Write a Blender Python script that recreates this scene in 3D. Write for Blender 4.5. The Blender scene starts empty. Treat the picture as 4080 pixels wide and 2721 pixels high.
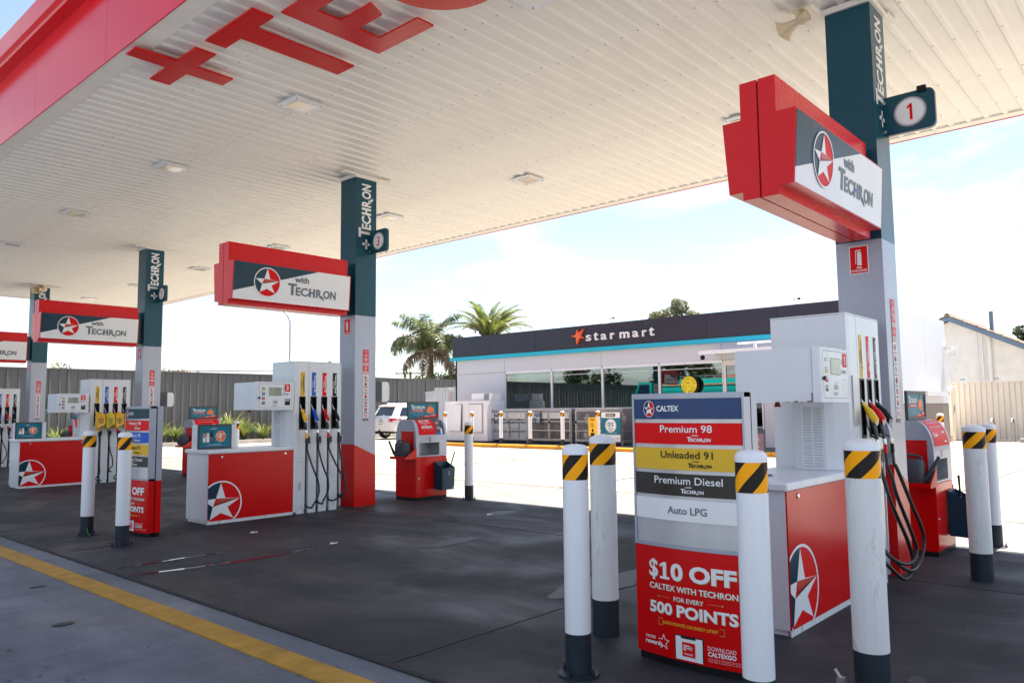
import bpy, math, random
from math import sin, cos, pi, radians as rad, atan2, sqrt, hypot
from mathutils import Vector, Matrix
from mathutils.geometry import tessellate_polygon
random.seed(7)
S = bpy.context.scene
COL = S.collection

# ------------------------------------------------------------------ camera
cam = bpy.data.objects.new('camera', bpy.data.cameras.new('camera'))
COL.objects.link(cam); S.camera = cam
YAW, PITCH, ROLL, H = rad(41.81318652), rad(5.02927819), rad(-0.60407289), 1.6
_f = Vector((cos(YAW)*cos(PITCH), sin(YAW)*cos(PITCH), sin(PITCH)))
_r = Vector((sin(YAW), -cos(YAW), 0)); _u = _r.cross(_f)
_R = cos(ROLL)*_r + sin(ROLL)*_u; _U = -sin(ROLL)*_r + cos(ROLL)*_u
cam.matrix_world = Matrix(((_R.x, _U.x, -_f.x, 0), (_R.y, _U.y, -_f.y, 0), (_R.z, _U.z, -_f.z, H), (0, 0, 0, 1)))
cam.data.sensor_width = 36; cam.data.lens = 27.0045
cam.data.clip_start = .05; cam.data.clip_end = 3000
# ------------------------------------------------------------------ sun, sky, exposure
SA, SB = .51, .06                                    # metres of shadow per metre of height along x and y
sun_dir = Vector((SA, -SB, 1)).normalized()
sun = bpy.data.objects.new('sun', bpy.data.lights.new('sun', 'SUN')); COL.objects.link(sun)
sun.data.energy = 5.0; sun.data.angle = rad(.53); sun.data.color = (1, .94, .86)
sun.rotation_euler = sun_dir.to_track_quat('Z', 'Y').to_euler()
W = bpy.data.worlds.new('World'); S.world = W; W.use_nodes = True
nt = W.node_tree; nt.nodes.clear()
def N(t, **k):
    n = nt.nodes.new(t)
    for a, b in k.items():
        if a == 'i':
            for x, y in b.items(): n.inputs[x].default_value = y
        else: setattr(n, a, b)
    return n
L = lambda a, b: nt.links.new(a, b)
out = N('ShaderNodeOutputWorld'); bg = N('ShaderNodeBackground', i={1: .062})
sky = N('ShaderNodeTexSky', sky_type='NISHITA', sun_disc=False, sun_elevation=math.asin(sun_dir.z),
        sun_rotation=atan2(sun_dir.x, sun_dir.y), air_density=1.0, dust_density=.15, ozone_density=1.3)
tc = N('ShaderNodeTexCoord'); sp = N('ShaderNodeSeparateXYZ'); L(tc.outputs['Generated'], sp.inputs[0])
def M1(op, a, b=None, c=None):
    n = N('ShaderNodeMath', operation=op)
    for i, v in enumerate((a, b, c)):
        if v is None: continue
        if isinstance(v, (int, float)): n.inputs[i].default_value = v
        else: L(v, n.inputs[i])
    return n.outputs[0]
zz = M1('MAXIMUM', M1('ADD', sp.outputs[2], .12), .02)
cb = N('ShaderNodeCombineXYZ'); L(M1('DIVIDE', sp.outputs[0], zz), cb.inputs[0]); L(M1('DIVIDE', sp.outputs[1], zz), cb.inputs[1])
nz = N('ShaderNodeTexNoise', i={'Scale': 1.15, 'Detail': 9, 'Roughness': .58, 'Distortion': .35}); L(cb.outputs[0], nz.inputs[0])
rp = N('ShaderNodeValToRGB'); rp.color_ramp.elements[0].position = .455; rp.color_ramp.elements[1].position = .60
rp.color_ramp.interpolation = 'EASE'; L(nz.outputs[0], rp.inputs[0])
low = M1('MULTIPLY_ADD', rp.outputs[0], .78, .14)
mx = N('ShaderNodeMix', data_type='RGBA'); L(low, mx.inputs[0]); L(sky.outputs[0], mx.inputs[6]); mx.inputs[7].default_value = (4.4, 4.5, 4.65, 1)
L(mx.outputs[2], bg.inputs[0]); L(bg.outputs[0], out.inputs[0])
S.view_settings.view_transform = 'Standard'; S.view_settings.look = 'None'
S.view_settings.gamma = 1; S.view_settings.use_curve_mapping = False
S.view_settings.exposure = 2.1
S.cycles.max_bounces = 8; S.cycles.diffuse_bounces = 4; S.cycles.glossy_bounces = 4
S.cycles.transparent_max_bounces = 12; S.cycles.transmission_bounces = 6
S.cycles.sample_clamp_indirect = 8

# ------------------------------------------------------------------ materials
def srgb(r, g, b):
    f = lambda c: (c/12.92 if c <= .04045 else ((c+.055)/1.055)**2.4)
    return (f(r/255), f(g/255), f(b/255), 1)
MAT = {}
def mat(name, col, rough=.5, metal=0, coat=0, var=.06, vscale=3., bump=0, bscale=60, spec=.5, rvar=.08, streak=False, scuff=0, scol=(.10, .09, .08)):
    m = bpy.data.materials.new(name); m.use_nodes = True
    t = m.node_tree; n = t.nodes; l = t.links; b = n['Principled BSDF']
    b.inputs['Metallic'].default_value = metal; b.inputs['Coat Weight'].default_value = coat
    b.inputs['Coat Roughness'].default_value = .06; b.inputs['Specular IOR Level'].default_value = spec
    tcn = n.new('ShaderNodeTexCoord'); mp = n.new('ShaderNodeMapping'); l.new(tcn.outputs['Object'], mp.inputs[0])
    mp.inputs['Scale'].default_value = (1, 1, .16) if streak else (1, 1, 1)
    no = n.new('ShaderNodeTexNoise'); no.inputs['Scale'].default_value = vscale; no.inputs['Detail'].default_value = 7
    no.inputs['Roughness'].default_value = .62
    l.new(mp.outputs[0], no.inputs[0])
    r = n.new('ShaderNodeValToRGB'); l.new(no.outputs[0], r.inputs[0])
    r.color_ramp.elements[0].position = .3; r.color_ramp.elements[1].position = .62
    d = [c*(1-var*2) for c in col[:3]]; e = [min(1, c*(1+var*.6)) for c in col[:3]]
    r.color_ramp.elements[0].color = (*d, 1); r.color_ramp.elements[1].color = (*e, 1)
    if scuff:
        m2 = n.new('ShaderNodeMapping'); m2.inputs['Scale'].default_value = (1, 1, .3); l.new(tcn.outputs['Object'], m2.inputs[0])
        n2 = n.new('ShaderNodeTexNoise'); n2.inputs['Scale'].default_value = 9; n2.inputs['Detail'].default_value = 9; n2.inputs['Roughness'].default_value = .72; n2.inputs['Distortion'].default_value = .6
        l.new(m2.outputs[0], n2.inputs[0]); r2 = n.new('ShaderNodeValToRGB'); r2.color_ramp.elements[0].position = .62-.04*scuff; r2.color_ramp.elements[1].position = .72
        r2.color_ramp.elements[0].color = (0, 0, 0, 1); r2.color_ramp.elements[1].color = (min(1, .55*scuff),)*3+(1,); l.new(n2.outputs[0], r2.inputs[0])
        mxx = n.new('ShaderNodeMix'); mxx.data_type = 'RGBA'; l.new(r2.outputs[0], mxx.inputs[0]); l.new(r.outputs[0], mxx.inputs[6]); mxx.inputs[7].default_value = (*scol, 1)
        l.new(mxx.outputs[2], b.inputs['Base Color'])
    else: l.new(r.outputs[0], b.inputs['Base Color'])
    mr = n.new('ShaderNodeMapRange'); mr.inputs[3].default_value = min(1, rough+rvar); mr.inputs[4].default_value = max(.02, rough-rvar)
    l.new(no.outputs[0], mr.inputs[0]); l.new(mr.outputs[0], b.inputs['Roughness'])
    if bump:
        nb = n.new('ShaderNodeTexNoise'); nb.inputs['Scale'].default_value = bscale; nb.inputs['Detail'].default_value = 4
        l.new(tcn.outputs['Object'], nb.inputs[0])
        bp = n.new('ShaderNodeBump'); bp.inputs['Strength'].default_value = bump; bp.inputs['Distance'].default_value = .01
        l.new(nb.outputs[0], bp.inputs['Height']); l.new(bp.outputs[0], b.inputs['Normal'])
    MAT[name] = m
    return m
mat('white_panel', (.70, .72, .77, 1), .3, coat=.15, scuff=.3, scol=(.3, .27, .24), var=.03, vscale=2, streak=True)
mat('white_paint', (.76, .78, .82, 1), .35, coat=.1, scuff=.55, var=.03, vscale=5, streak=True)
mat('old_white', (.72, .73, .74, 1), .45, scuff=1.0, var=.07, vscale=6, streak=True)
mat('red', (.62, .002, .003, 1), .22, coat=.0, spec=.28, scuff=.3, scol=(.30, .01, .01), var=.02, vscale=2)
mat('red_fascia', (.66, .002, .008, 1), .18, coat=.0, spec=.32, var=.015, vscale=2)
mat('red_sign', (.66, .003, .008, 1), .28, coat=.0, spec=.3, var=.015, vscale=2)
mat('red_print', (.72, .004, .006, 1), .4, spec=.14, var=.02)
mat('red_dark', (.20, .008, .008, 1), .35, var=.02)
mat('red_mid', (.55, .05, .02, 1), .35, var=.02)
mat('navy', (.004, .036, .065, 1), .3, coat=.0, spec=.3, var=.03)
mat('teal_column', (.006, .066, .100, 1), .3, coat=.1, spec=.3, var=.03, streak=True)
mat('blue_band', (.002, .035, .14, 1), .3, coat=.1, spec=.35, var=.02)
mat('silver', (.37, .39, .47, 1), .38, metal=.3, coat=.15, var=.03, vscale=3, streak=True)
mat('silver_light', (.52, .53, .56, 1), .3, metal=.45, coat=.2, var=.05, vscale=4, streak=True)
mat('soffit', (.87, .85, .79, 1), .42, var=.035, vscale=.8, scuff=.25, scol=(.6, .52, .42))
mat('soffit_trim', (.82, .80, .74, 1), .45, var=.03)
mat('screw_dark', (.30, .27, .23, 1), .5)
mat('black', (.007, .007, .008, 1), .4, spec=.25, var=.1)
mat('rubber', (.014, .015, .018, 1), .42, var=.1, vscale=20)
mat('charcoal', (.05, .055, .065, 1), .5, var=.05)
mat('base_navy', (.016, .024, .036, 1), .5, spec=.3, var=.12, vscale=8)
mat('chrome', (.6, .61, .62, 1), .22, metal=.95, var=.06, vscale=30)
mat('steel', (.42, .42, .43, 1), .42, metal=.8, var=.12, vscale=8)
mat('galv', (.45, .46, .48, 1), .45, metal=.6, var=.12, vscale=10)
mat('coffee_yellow', (.88, .70, .02, 1), .4)
mat('yellow', (.88, .50, .012, 1), .4, var=.04)
mat('yellow_band', (.74, .46, .04, 1), .4, spec=.15, var=.03)
mat('orange', (.85, .16, .02, 1), .4, var=.03)
mat('blue', (.003, .10, .52, 1), .4, spec=.3, var=.03)
mat('print_white', (.80, .81, .83, 1), .4, var=.01)
mat('print_grey', (.12, .14, .16, 1), .4, var=.01)
mat('print_black', (.010, .010, .012, 1), .45, spec=.25, var=.01)
mat('brown_black', (.030, .026, .022, 1), .35, coat=.05, spec=.3, var=.05)
mat('gold', (.45, .28, .08, 1), .35, var=.05)
mat('card_teal', (.002, .17, .25, 1), .4, spec=.25, var=.03)
mat('card_navy', srgb(28, 40, 66), .35, coat=.2)
mat('skin', (.45, .25, .17, 1), .5)
mat('hair', (.04, .03, .025, 1), .6)
mat('pink_print', (.30, .05, .10, 1), .35, coat=.2, var=.2, vscale=6)
mat('lcd', (.28, .30, .22, 1), .2, coat=.4, var=.04)
mat('store_white', (.58, .60, .65, 1), .5, var=.008)
mat('store_fascia', (.026, .033, .052, 1), .5, spec=.3, var=.1, vscale=24, coat=.1)
mat('store_cyan', (.003, .42, .58, 1), .4, var=.03)
mat('grey_plinth', (.20, .18, .17, 1), .6, var=.05)
mat('white_letter', (.82, .83, .83, 1), .4)
mat('orange_star', (.85, .13, .03, 1), .4)
mat('fence_grey', (.095, .10, .10, 1), .45, var=.06, vscale=1.5, streak=True)
mat('fence_white', (.60, .64, .68, 1), .45, var=.04)
mat('fence_cream', (.68, .62, .54, 1), .5, var=.05, streak=True)
mat('cabinet_cream', (.74, .62, .48, 1), .5, var=.04)
mat('render_wall', (.66, .64, .60, 1), .8, var=.05, vscale=2, bump=.15, bscale=30)
mat('roof_tile', (.22, .15, .11, 1), .8, var=.35, vscale=9, bump=.2)
mat('barge_blue', (.11, .17, .24, 1), .5)
mat('kerb_yellow', srgb(232, 158, 28), .6, var=.12, vscale=6)
mat('kerb_concrete', (.44, .41, .37, 1), .8, var=.15, vscale=6, bump=.2)
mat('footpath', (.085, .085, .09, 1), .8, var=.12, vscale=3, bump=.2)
mat('car_white', (.76, .76, .74, 1), .2, coat=.8, var=.01)
mat('car_glass', (.01, .02, .05, 1), .06, coat=.6, var=.02)
mat('lamp_red', (.5, .02, .03, 1), .15, coat=.6)
mat('tyre', (.015, .015, .015, 1), .8)
mat('jerry', (.045, .055, .07, 1), .55, var=.05, bump=.1, bscale=120)
mat('bucket', (.002, .040, .072, 1), .35, coat=.0, spec=.35, var=.04)
mat('interior', (.10, .09, .075, 1), .8)
mat('interior_white', (.45, .45, .43, 1), .7)
mat('interior_dark', (.03, .03, .03, 1), .7)
mat('green_print', (.12, .42, .06, 1), .5)
mat('purple', (.16, .04, .3, 1), .5)
mat('bottle', (.42, .52, .62, 1), .2, var=.15, vscale=20)
mat('woodbag', (.10, .075, .055, 1), .8, var=.4, vscale=30)
mat('gas_white', (.52, .54, .52, 1), .4, var=.05)
mat('bark', (.13, .095, .065, 1), .9, var=.3, vscale=12, bump=.5, bscale=25)
mat('bark_pale', (.34, .28, .22, 1), .8, var=.25, vscale=5)
mat('soil', (.10, .07, .05, 1), .95, var=.3, vscale=12)
mat('truck_teal', (.0, .30, .26, 1), .2, coat=.6, var=.02)
mat('beige_horn', (.72, .60, .40, 1), .45, var=.05)
mat('amber_lit', (.78, .66, .46, 1), .25, coat=.4, var=.1)
mat('lamp_glass', (.62, .62, .60, 1), .12, coat=.5, var=.05)
mat('paper', (.7, .68, .66, 1), .7)
mat('rust', (.22, .07, .015, 1), .9, var=.4, vscale=40)
def leafmat(name, c1, c2, tr=.25):
    m = bpy.data.materials.new(name); m.use_nodes = True; t = m.node_tree; n = t.nodes; l = t.links; b = n['Principled BSDF']
    o = n.new('ShaderNodeTexCoord'); no = n.new('ShaderNodeTexNoise'); no.inputs['Scale'].default_value = 2.3; no.inputs['Detail'].default_value = 5
    l.new(o.outputs['Object'], no.inputs[0]); r = n.new('ShaderNodeValToRGB'); r.color_ramp.elements[0].position = .38; r.color_ramp.elements[1].position = .64
    r.color_ramp.elements[0].color = (*c1, 1); r.color_ramp.elements[1].color = (*c2, 1); l.new(no.outputs[0], r.inputs[0]); l.new(r.outputs[0], b.inputs['Base Color'])
    b.inputs['Roughness'].default_value = .45
    tl = n.new('ShaderNodeBsdfTranslucent'); l.new(r.outputs[0], tl.inputs[0]); ms = n.new('ShaderNodeMixShader'); ms.inputs[0].default_value = tr
    l.new(b.outputs[0], ms.inputs[1]); l.new(tl.outputs[0], ms.inputs[2]); l.new(ms.outputs[0], n['Material Output'].inputs[0]); MAT[name] = m
leafmat('leaf_palm', (.045, .075, .015), (.20, .24, .04), .35)
leafmat('leaf_queen', (.07, .10, .035), (.22, .24, .10), .4)
leafmat('leaf_dead', (.14, .10, .06), (.30, .22, .15), .3)
leafmat('leaf_gum', (.11, .125, .065), (.26, .26, .15), .4)
leafmat('leaf_dark', (.02, .04, .015), (.07, .10, .03), .25)
leafmat('leaf_flax', (.07, .13, .02), (.30, .34, .08), .35)
leafmat('leaf_yellow', (.16, .13, .03), (.28, .22, .08), .3)
# glass: thin pane, clear with a fresnel mirror
def glassmat(name, tint, refl=1.0, dark=0.0):
    m = bpy.data.materials.new(name); m.use_nodes = True; t = m.node_tree; n = t.nodes; l = t.links; n.remove(n['Principled BSDF'])
    tr = n.new('ShaderNodeBsdfTransparent'); tr.inputs[0].default_value = tint
    gl = n.new('ShaderNodeBsdfGlossy'); gl.inputs['Roughness'].default_value = .015; gl.inputs[0].default_value = (.9, .95, .95, 1)
    fr = n.new('ShaderNodeFresnel'); fr.inputs[0].default_value = 1.5
    mu = n.new('ShaderNodeMath'); mu.operation = 'MULTIPLY_ADD'; mu.inputs[1].default_value = 1.4*refl; mu.inputs[2].default_value = .14*refl; mu.use_clamp = True
    l.new(fr.outputs[0], mu.inputs[0]); ms = n.new('ShaderNodeMixShader'); l.new(mu.outputs[0], ms.inputs[0]); l.new(tr.outputs[0], ms.inputs[1]); l.new(gl.outputs[0], ms.inputs[2])
    l.new(ms.outputs[0], n['Material Output'].inputs[0]); MAT[name] = m
glassmat('store_glass', (.38, .46, .47, 1), 1.0)
# bollard stripes: reflective tape wound round the post
def stripes():
    m = bpy.data.materials.new('hazard_tape'); m.use_nodes = True; t = m.node_tree; n = t.nodes; l = t.links; b = n['Principled BSDF']
    o = n.new('ShaderNodeTexCoord'); s = n.new('ShaderNodeSeparateXYZ'); l.new(o.outputs['Object'], s.inputs[0])
    def mm(op, a, c):
        k = n.new('ShaderNodeMath'); k.operation = op
        for i, v in enumerate((a, c)):
            if v is None: continue
            if isinstance(v, (int, float)): k.inputs[i].default_value = v
            else: l.new(v, k.inputs[i])
        return k.outputs[0]
    an = mm('MULTIPLY', mm('ARCTAN2', s.outputs[1], s.outputs[0]), 3/(2*pi))
    v = mm('FRACT', mm('ADD', mm('ADD', an, mm('MULTIPLY', s.outputs[2], -5.4)), 10.15), None)
    st = mm('LESS_THAN', v, .5)
    no = n.new('ShaderNodeTexNoise'); no.inputs['Scale'].default_value = 18; no.inputs['Detail'].default_value = 5
    mp = n.new('ShaderNodeMapping'); mp.inputs['Scale'].default_value = (1, 1, .12); l.new(o.outputs['Object'], mp.inputs[0]); l.new(mp.outputs[0], no.inputs[0])
    mx_ = n.new('ShaderNodeMix'); mx_.data_type = 'RGBA'; l.new(st, mx_.inputs[0]); mx_.inputs[6].default_value = (.014, .012, .010, 1); mx_.inputs[7].default_value = (1, .40, .0, 1); b.inputs['Specular IOR Level'].default_value = .15
    l.new(mx_.outputs[2], b.inputs['Base Color'])
    mr = n.new('ShaderNodeMapRange'); mr.inputs[3].default_value = .2; mr.inputs[4].default_value = .55; l.new(no.outputs[0], mr.inputs[0]); l.new(mr.outputs[0], b.inputs['Roughness'])
    b.inputs['Coat Weight'].default_value = .05; MAT['hazard_tape'] = m
stripes()
def concrete(name, c, dark, stainlo=.42, rough=.75, streaky=True, wet=0, sp=.5):
    m = bpy.data.materials.new(name); m.use_nodes = True; t = m.node_tree; n = t.nodes; l = t.links; b = n['Principled BSDF']; b.inputs['Specular IOR Level'].default_value = sp
    o = n.new('ShaderNodeTexCoord')
    def noise(scale, det, ro, sc=(1, 1, 1), dist=0):
        mp = n.new('ShaderNodeMapping'); mp.inputs['Scale'].default_value = sc; l.new(o.outputs['Object'], mp.inputs[0])
        k = n.new('ShaderNodeTexNoise'); k.inputs['Scale'].default_value = scale; k.inputs['Detail'].default_value = det; k.inputs['Roughness'].default_value = ro; k.inputs['Distortion'].default_value = dist
        l.new(mp.outputs[0], k.inputs[0]); return k.outputs[0]
    def ramp(i, a, b_, c1, c2):
        r = n.new('ShaderNodeValToRGB'); r.color_ramp.elements[0].position = a; r.color_ramp.elements[1].position = b_
        r.color_ramp.elements[0].color = (*c1, 1); r.color_ramp.elements[1].color = (*c2, 1); l.new(i, r.inputs[0]); return r.outputs[0]
    def mul(a, b_, f=1.):
        k = n.new('ShaderNodeMix'); k.data_type = 'RGBA'; k.blend_type = 'MULTIPLY'; k.inputs[0].default_value = f; l.new(a, k.inputs[6]); l.new(b_, k.inputs[7]); return k.outputs[2]
    big = ramp(noise(.35, 6, .6, dist=.6), .35, .65, dark, c)
    med = ramp(noise(1.6, 8, .68, (1, .35, 1) if streaky else (1, 1, 1), .4), .34, .6, (.74,)*3, (1.06,)*3)
    fine = ramp(noise(60, 3, .6), .3, .7, (.88,)*3, (1.08,)*3)
    spots = ramp(noise(5.5, 2, .5, dist=1.2), .25, .30, (.5,)*3, (1,)*3)
    tracks = ramp(noise(2.2, 5, .6, (.25, 1.4, 1), .2), .35, .55, (.84,)*3, (1.0,)*3)
    dots = ramp(noise(16, 1.5, .5, (1, 1, 1), .3), .235, .265, (.45,)*3, (1,)*3)
    colr = mul(mul(mul(mul(mul(big, med), fine), spots), tracks), dots)
    l.new(colr, b.inputs['Base Color'])
    mr = n.new('ShaderNodeMapRange'); mr.inputs[3].default_value = rough-.28-wet; mr.inputs[4].default_value = rough+.1; mr.inputs[1].default_value = .32; mr.inputs[2].default_value = .6
    l.new(noise(.9, 6, .6, (1, .6, 1), .5), mr.inputs[0]); l.new(mr.outputs[0], b.inputs['Roughness'])
    bp = n.new('ShaderNodeBump'); bp.inputs['Strength'].default_value = .25; bp.inputs['Distance'].default_value = .01; l.new(noise(90, 3, .6), bp.inputs['Height']); l.new(bp.outputs[0], b.inputs['Normal'])
    MAT[name] = m
concrete('concrete_light', (.29, .248, .203), (.25, .216, .178))
concrete('concrete_apron', (.172, .190, .225), (.136, .152, .182), sp=.3)
concrete('concrete_dark', (.052, .053, .063), (.036, .037, .046), rough=.7, wet=.0, sp=.22)  # dark slab colour, deepened further with the canopy shade
concrete('concrete_sun_tone', (.185, .176, .156), (.16, .153, .137))  # same slab with sunlight put into its colour
mat('line_yellow', (.40, .21, .012, 1), .6, var=.16, vscale=5, bump=.1)
mat('line_white', (.72, .72, .70, 1), .6, var=.1, vscale=8)
mat('line_pale', (.72, .52, .22, 1), .7, var=.2, vscale=5)
mat('line_blue', (.10, .35, .60, 1), .7, var=.2)
mat('joint', (.012, .012, .012, 1), .8, var=.4, vscale=10)
m = mat('water', (.02, .018, .02, 1), .04, var=.02, rvar=.02, spec=1.0)
mat('tile_red', (.45, .10, .05, 1), .7, var=.2)

# ------------------------------------------------------------------ mesh helpers
class MB:
    def __init__(s): s.v = []; s.f = []; s.m = []; s.sm = []; s.mats = []
    def mi(s, m):
        if m not in s.mats: s.mats.append(m)
        return s.mats.index(m)
    def add(s, vs, fs, m, smooth=False):
        o = len(s.v); k = s.mi(m); s.v += [tuple(v) for v in vs]
        for f in fs: s.f.append(tuple(o+i for i in f)); s.m.append(k); s.sm.append(smooth)
        return s
    def box(s, x0, x1, y0, y1, z0, z1, m, bev=0):
        if bev:
            b = bev
            P = [(x0+b, y0), (x1-b, y0), (x1, y0+b), (x1, y1-b), (x1-b, y1), (x0+b, y1), (x0, y1-b), (x0, y0+b)]
            Q = [(x0+b, y0+b), (x1-b, y0+b), (x1-b, y0+b), (x1-b, y1-b), (x1-b, y1-b), (x0+b, y1-b), (x0+b, y1-b), (x0+b, y0+b)]
            vs = [(x, y, z0) for x, y in P]+[(x, y, z1-b) for x, y in P]+[(x, y, z1) for x, y in Q]
            fs = [tuple(range(7, -1, -1))]+[(i, (i+1) % 8, 8+(i+1) % 8, 8+i) for i in range(8)]+[(8+i, 8+(i+1) % 8, 16+(i+1) % 8, 16+i) for i in range(8)]+[(16, 18, 20, 22)]
            return s.add(vs, fs, m)
        vs = [(x0, y0, z0), (x1, y0, z0), (x1, y1, z0), (x0, y1, z0), (x0, y0, z1), (x1, y0, z1), (x1, y1, z1), (x0, y1, z1)]
        return s.add(vs, [(0, 3, 2, 1), (4, 5, 6, 7), (0, 1, 5, 4), (1, 2, 6, 5), (2, 3, 7, 6), (3, 0, 4, 7)], m)
    def prism(s, poly, ax, a, b, m, smooth=False):
        # poly in the plane of the two other axes: x -> (y,z), y -> (x,z), z -> (x,y)
        def P(p, q): return {'x': (q, p[0], p[1]), 'y': (p[0], q, p[1]), 'z': (p[0], p[1], q)}[ax]
        n = len(poly); vs = [P(p, a) for p in poly]+[P(p, b) for p in poly]
        tri = tessellate_polygon([[Vector((p[0], p[1], 0)) for p in poly]])
        s.add(vs, [tuple(t) for t in tri]+[tuple(n+i for i in reversed(t)) for t in tri], m)
        s.add(vs, [(i, (i+1) % n, n+(i+1) % n, n+i) for i in range(n)], m, smooth)
        return s
    def lathe(s, prof, m, n=20, c=(0, 0, 0), ax='z', smooth=True):
        vs = []
        for r, h in prof:
            for i in range(n):
                a = 2*pi*i/n; p = (r*cos(a), r*sin(a), h)
                if ax == 'y': p = (p[0], p[2], p[1])
                if ax == 'x': p = (p[2], p[0], p[1])
                vs.append((c[0]+p[0], c[1]+p[1], c[2]+p[2]))
        k = len(prof)
        s.add(vs, [(j*n+i, j*n+(i+1) % n, (j+1)*n+(i+1) % n, (j+1)*n+i) for j in range(k-1) for i in range(n)], m, smooth)
        return s.add(vs, [tuple(range(n-1, -1, -1)), tuple((k-1)*n+i for i in range(n))], m)
    def tube(s, pts, r, m, n=8, cap=True):
        pts = [Vector(p) for p in pts]; R = r if isinstance(r, (list, tuple)) else [r]*len(pts); vs = []
        up = None
        for i, p in enumerate(pts):
            t = (pts[min(i+1, len(pts)-1)]-pts[max(i-1, 0)]).normalized()
            if up is None: up = Vector((0, 0, 1)) if abs(t.z) < .9 else Vector((1, 0, 0))
            a = t.cross(up).normalized(); b = a.cross(t).normalized(); up = b
            for k in range(n):
                q = 2*pi*k/n; vs.append(tuple(p+(a*cos(q)+b*sin(q))*R[i]))
        fs = [(j*n+i, j*n+(i+1) % n, (j+1)*n+(i+1) % n, (j+1)*n+i) for j in range(len(pts)-1) for i in range(n)]
        s.add(vs, fs, m, True)
        if cap: s.add(vs, [tuple(range(n-1, -1, -1)), tuple((len(pts)-1)*n+i for i in range(n))], m)
        return s
    def quad(s, a, b, c, d, m): return s.add([a, b, c, d], [(0, 1, 2, 3)], m)
    def data(s, name):
        me = bpy.data.meshes.new(name); me.from_pydata(s.v, [], s.f)
        for q in s.mats: me.materials.append(MAT[q])
        me.polygons.foreach_set('material_index', s.m); me.polygons.foreach_set('use_smooth', s.sm)
        me.update(); return me
    def build(s, name, parent=None, loc=(0, 0, 0), rot=None, **k):
        me = s.data(name); me_fix(me)
        return link(name, me, parent, loc, rot, **k)
ONE = [(.46, 0), (.74, 0), (.74, 1), (.52, 1), (.2, .83), (.2, .68), (.46, .80)]
def me_fix(me):
    import bmesh
    bm = bmesh.new(); bm.from_mesh(me); bmesh.ops.recalc_face_normals(bm, faces=bm.faces); bm.to_mesh(me); bm.free()
def link(name, me, parent=None, loc=(0, 0, 0), rot=None, label=None, cat=None, group=None, kind=None):
    o = bpy.data.objects.new(name, me); COL.objects.link(o)
    if parent: o.parent = parent
    o.location = loc
    if rot: o.rotation_euler = rot
    tag(o, label, cat, group, kind); return o
def tag(o, label=None, cat=None, group=None, kind=None):
    if label: o['label'] = label
    if cat: o['category'] = cat
    if group: o['group'] = group
    if kind: o['kind'] = kind
    return o
def thing(name, label, cat, loc=(0, 0, 0), rz=0, group=None, kind=None):
    o = bpy.data.objects.new(name, None); COL.objects.link(o); o.location = loc; o.rotation_euler = (0, 0, rz)
    o.empty_display_size = .1
    return tag(o, label, cat, group, kind)
KIDS = {}
def copy_tree(o, parent=None):
    c = o.copy(); COL.objects.link(c)
    if parent: c.parent = parent
    for ch in list(o.children): copy_tree(ch, c)
    return c
# ------------------------------------------------------------------ flat print: polygons and lettering laid on a surface
_TX = {}
def text_geo(body, bold):
    k = (body, bold)
    if k in _TX: return _TX[k]
    c = bpy.data.curves.new('t', 'FONT'); c.body = body; c.size = 1; c.offset = bold; c.resolution_u = 3; c.fill_mode = 'FRONT'
    o = bpy.data.objects.new('t', c); COL.objects.link(o)
    dg = bpy.context.evaluated_depsgraph_get(); dg.update()
    me = bpy.data.meshes.new_from_object(o.evaluated_get(dg))
    vs = [(v.co.x, v.co.y) for v in me.vertices]; fs = [tuple(p.vertices) for p in me.polygons]
    bpy.data.objects.remove(o); bpy.data.curves.remove(c); bpy.data.meshes.remove(me)
    x0 = min(v[0] for v in vs); x1 = max(v[0] for v in vs); y0 = min(v[1] for v in vs); y1 = max(v[1] for v in vs)
    _TX[k] = ([((x-x0)/(x1-x0), (y-y0)/(y1-y0)) for x, y in vs], fs); return _TX[k]
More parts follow.
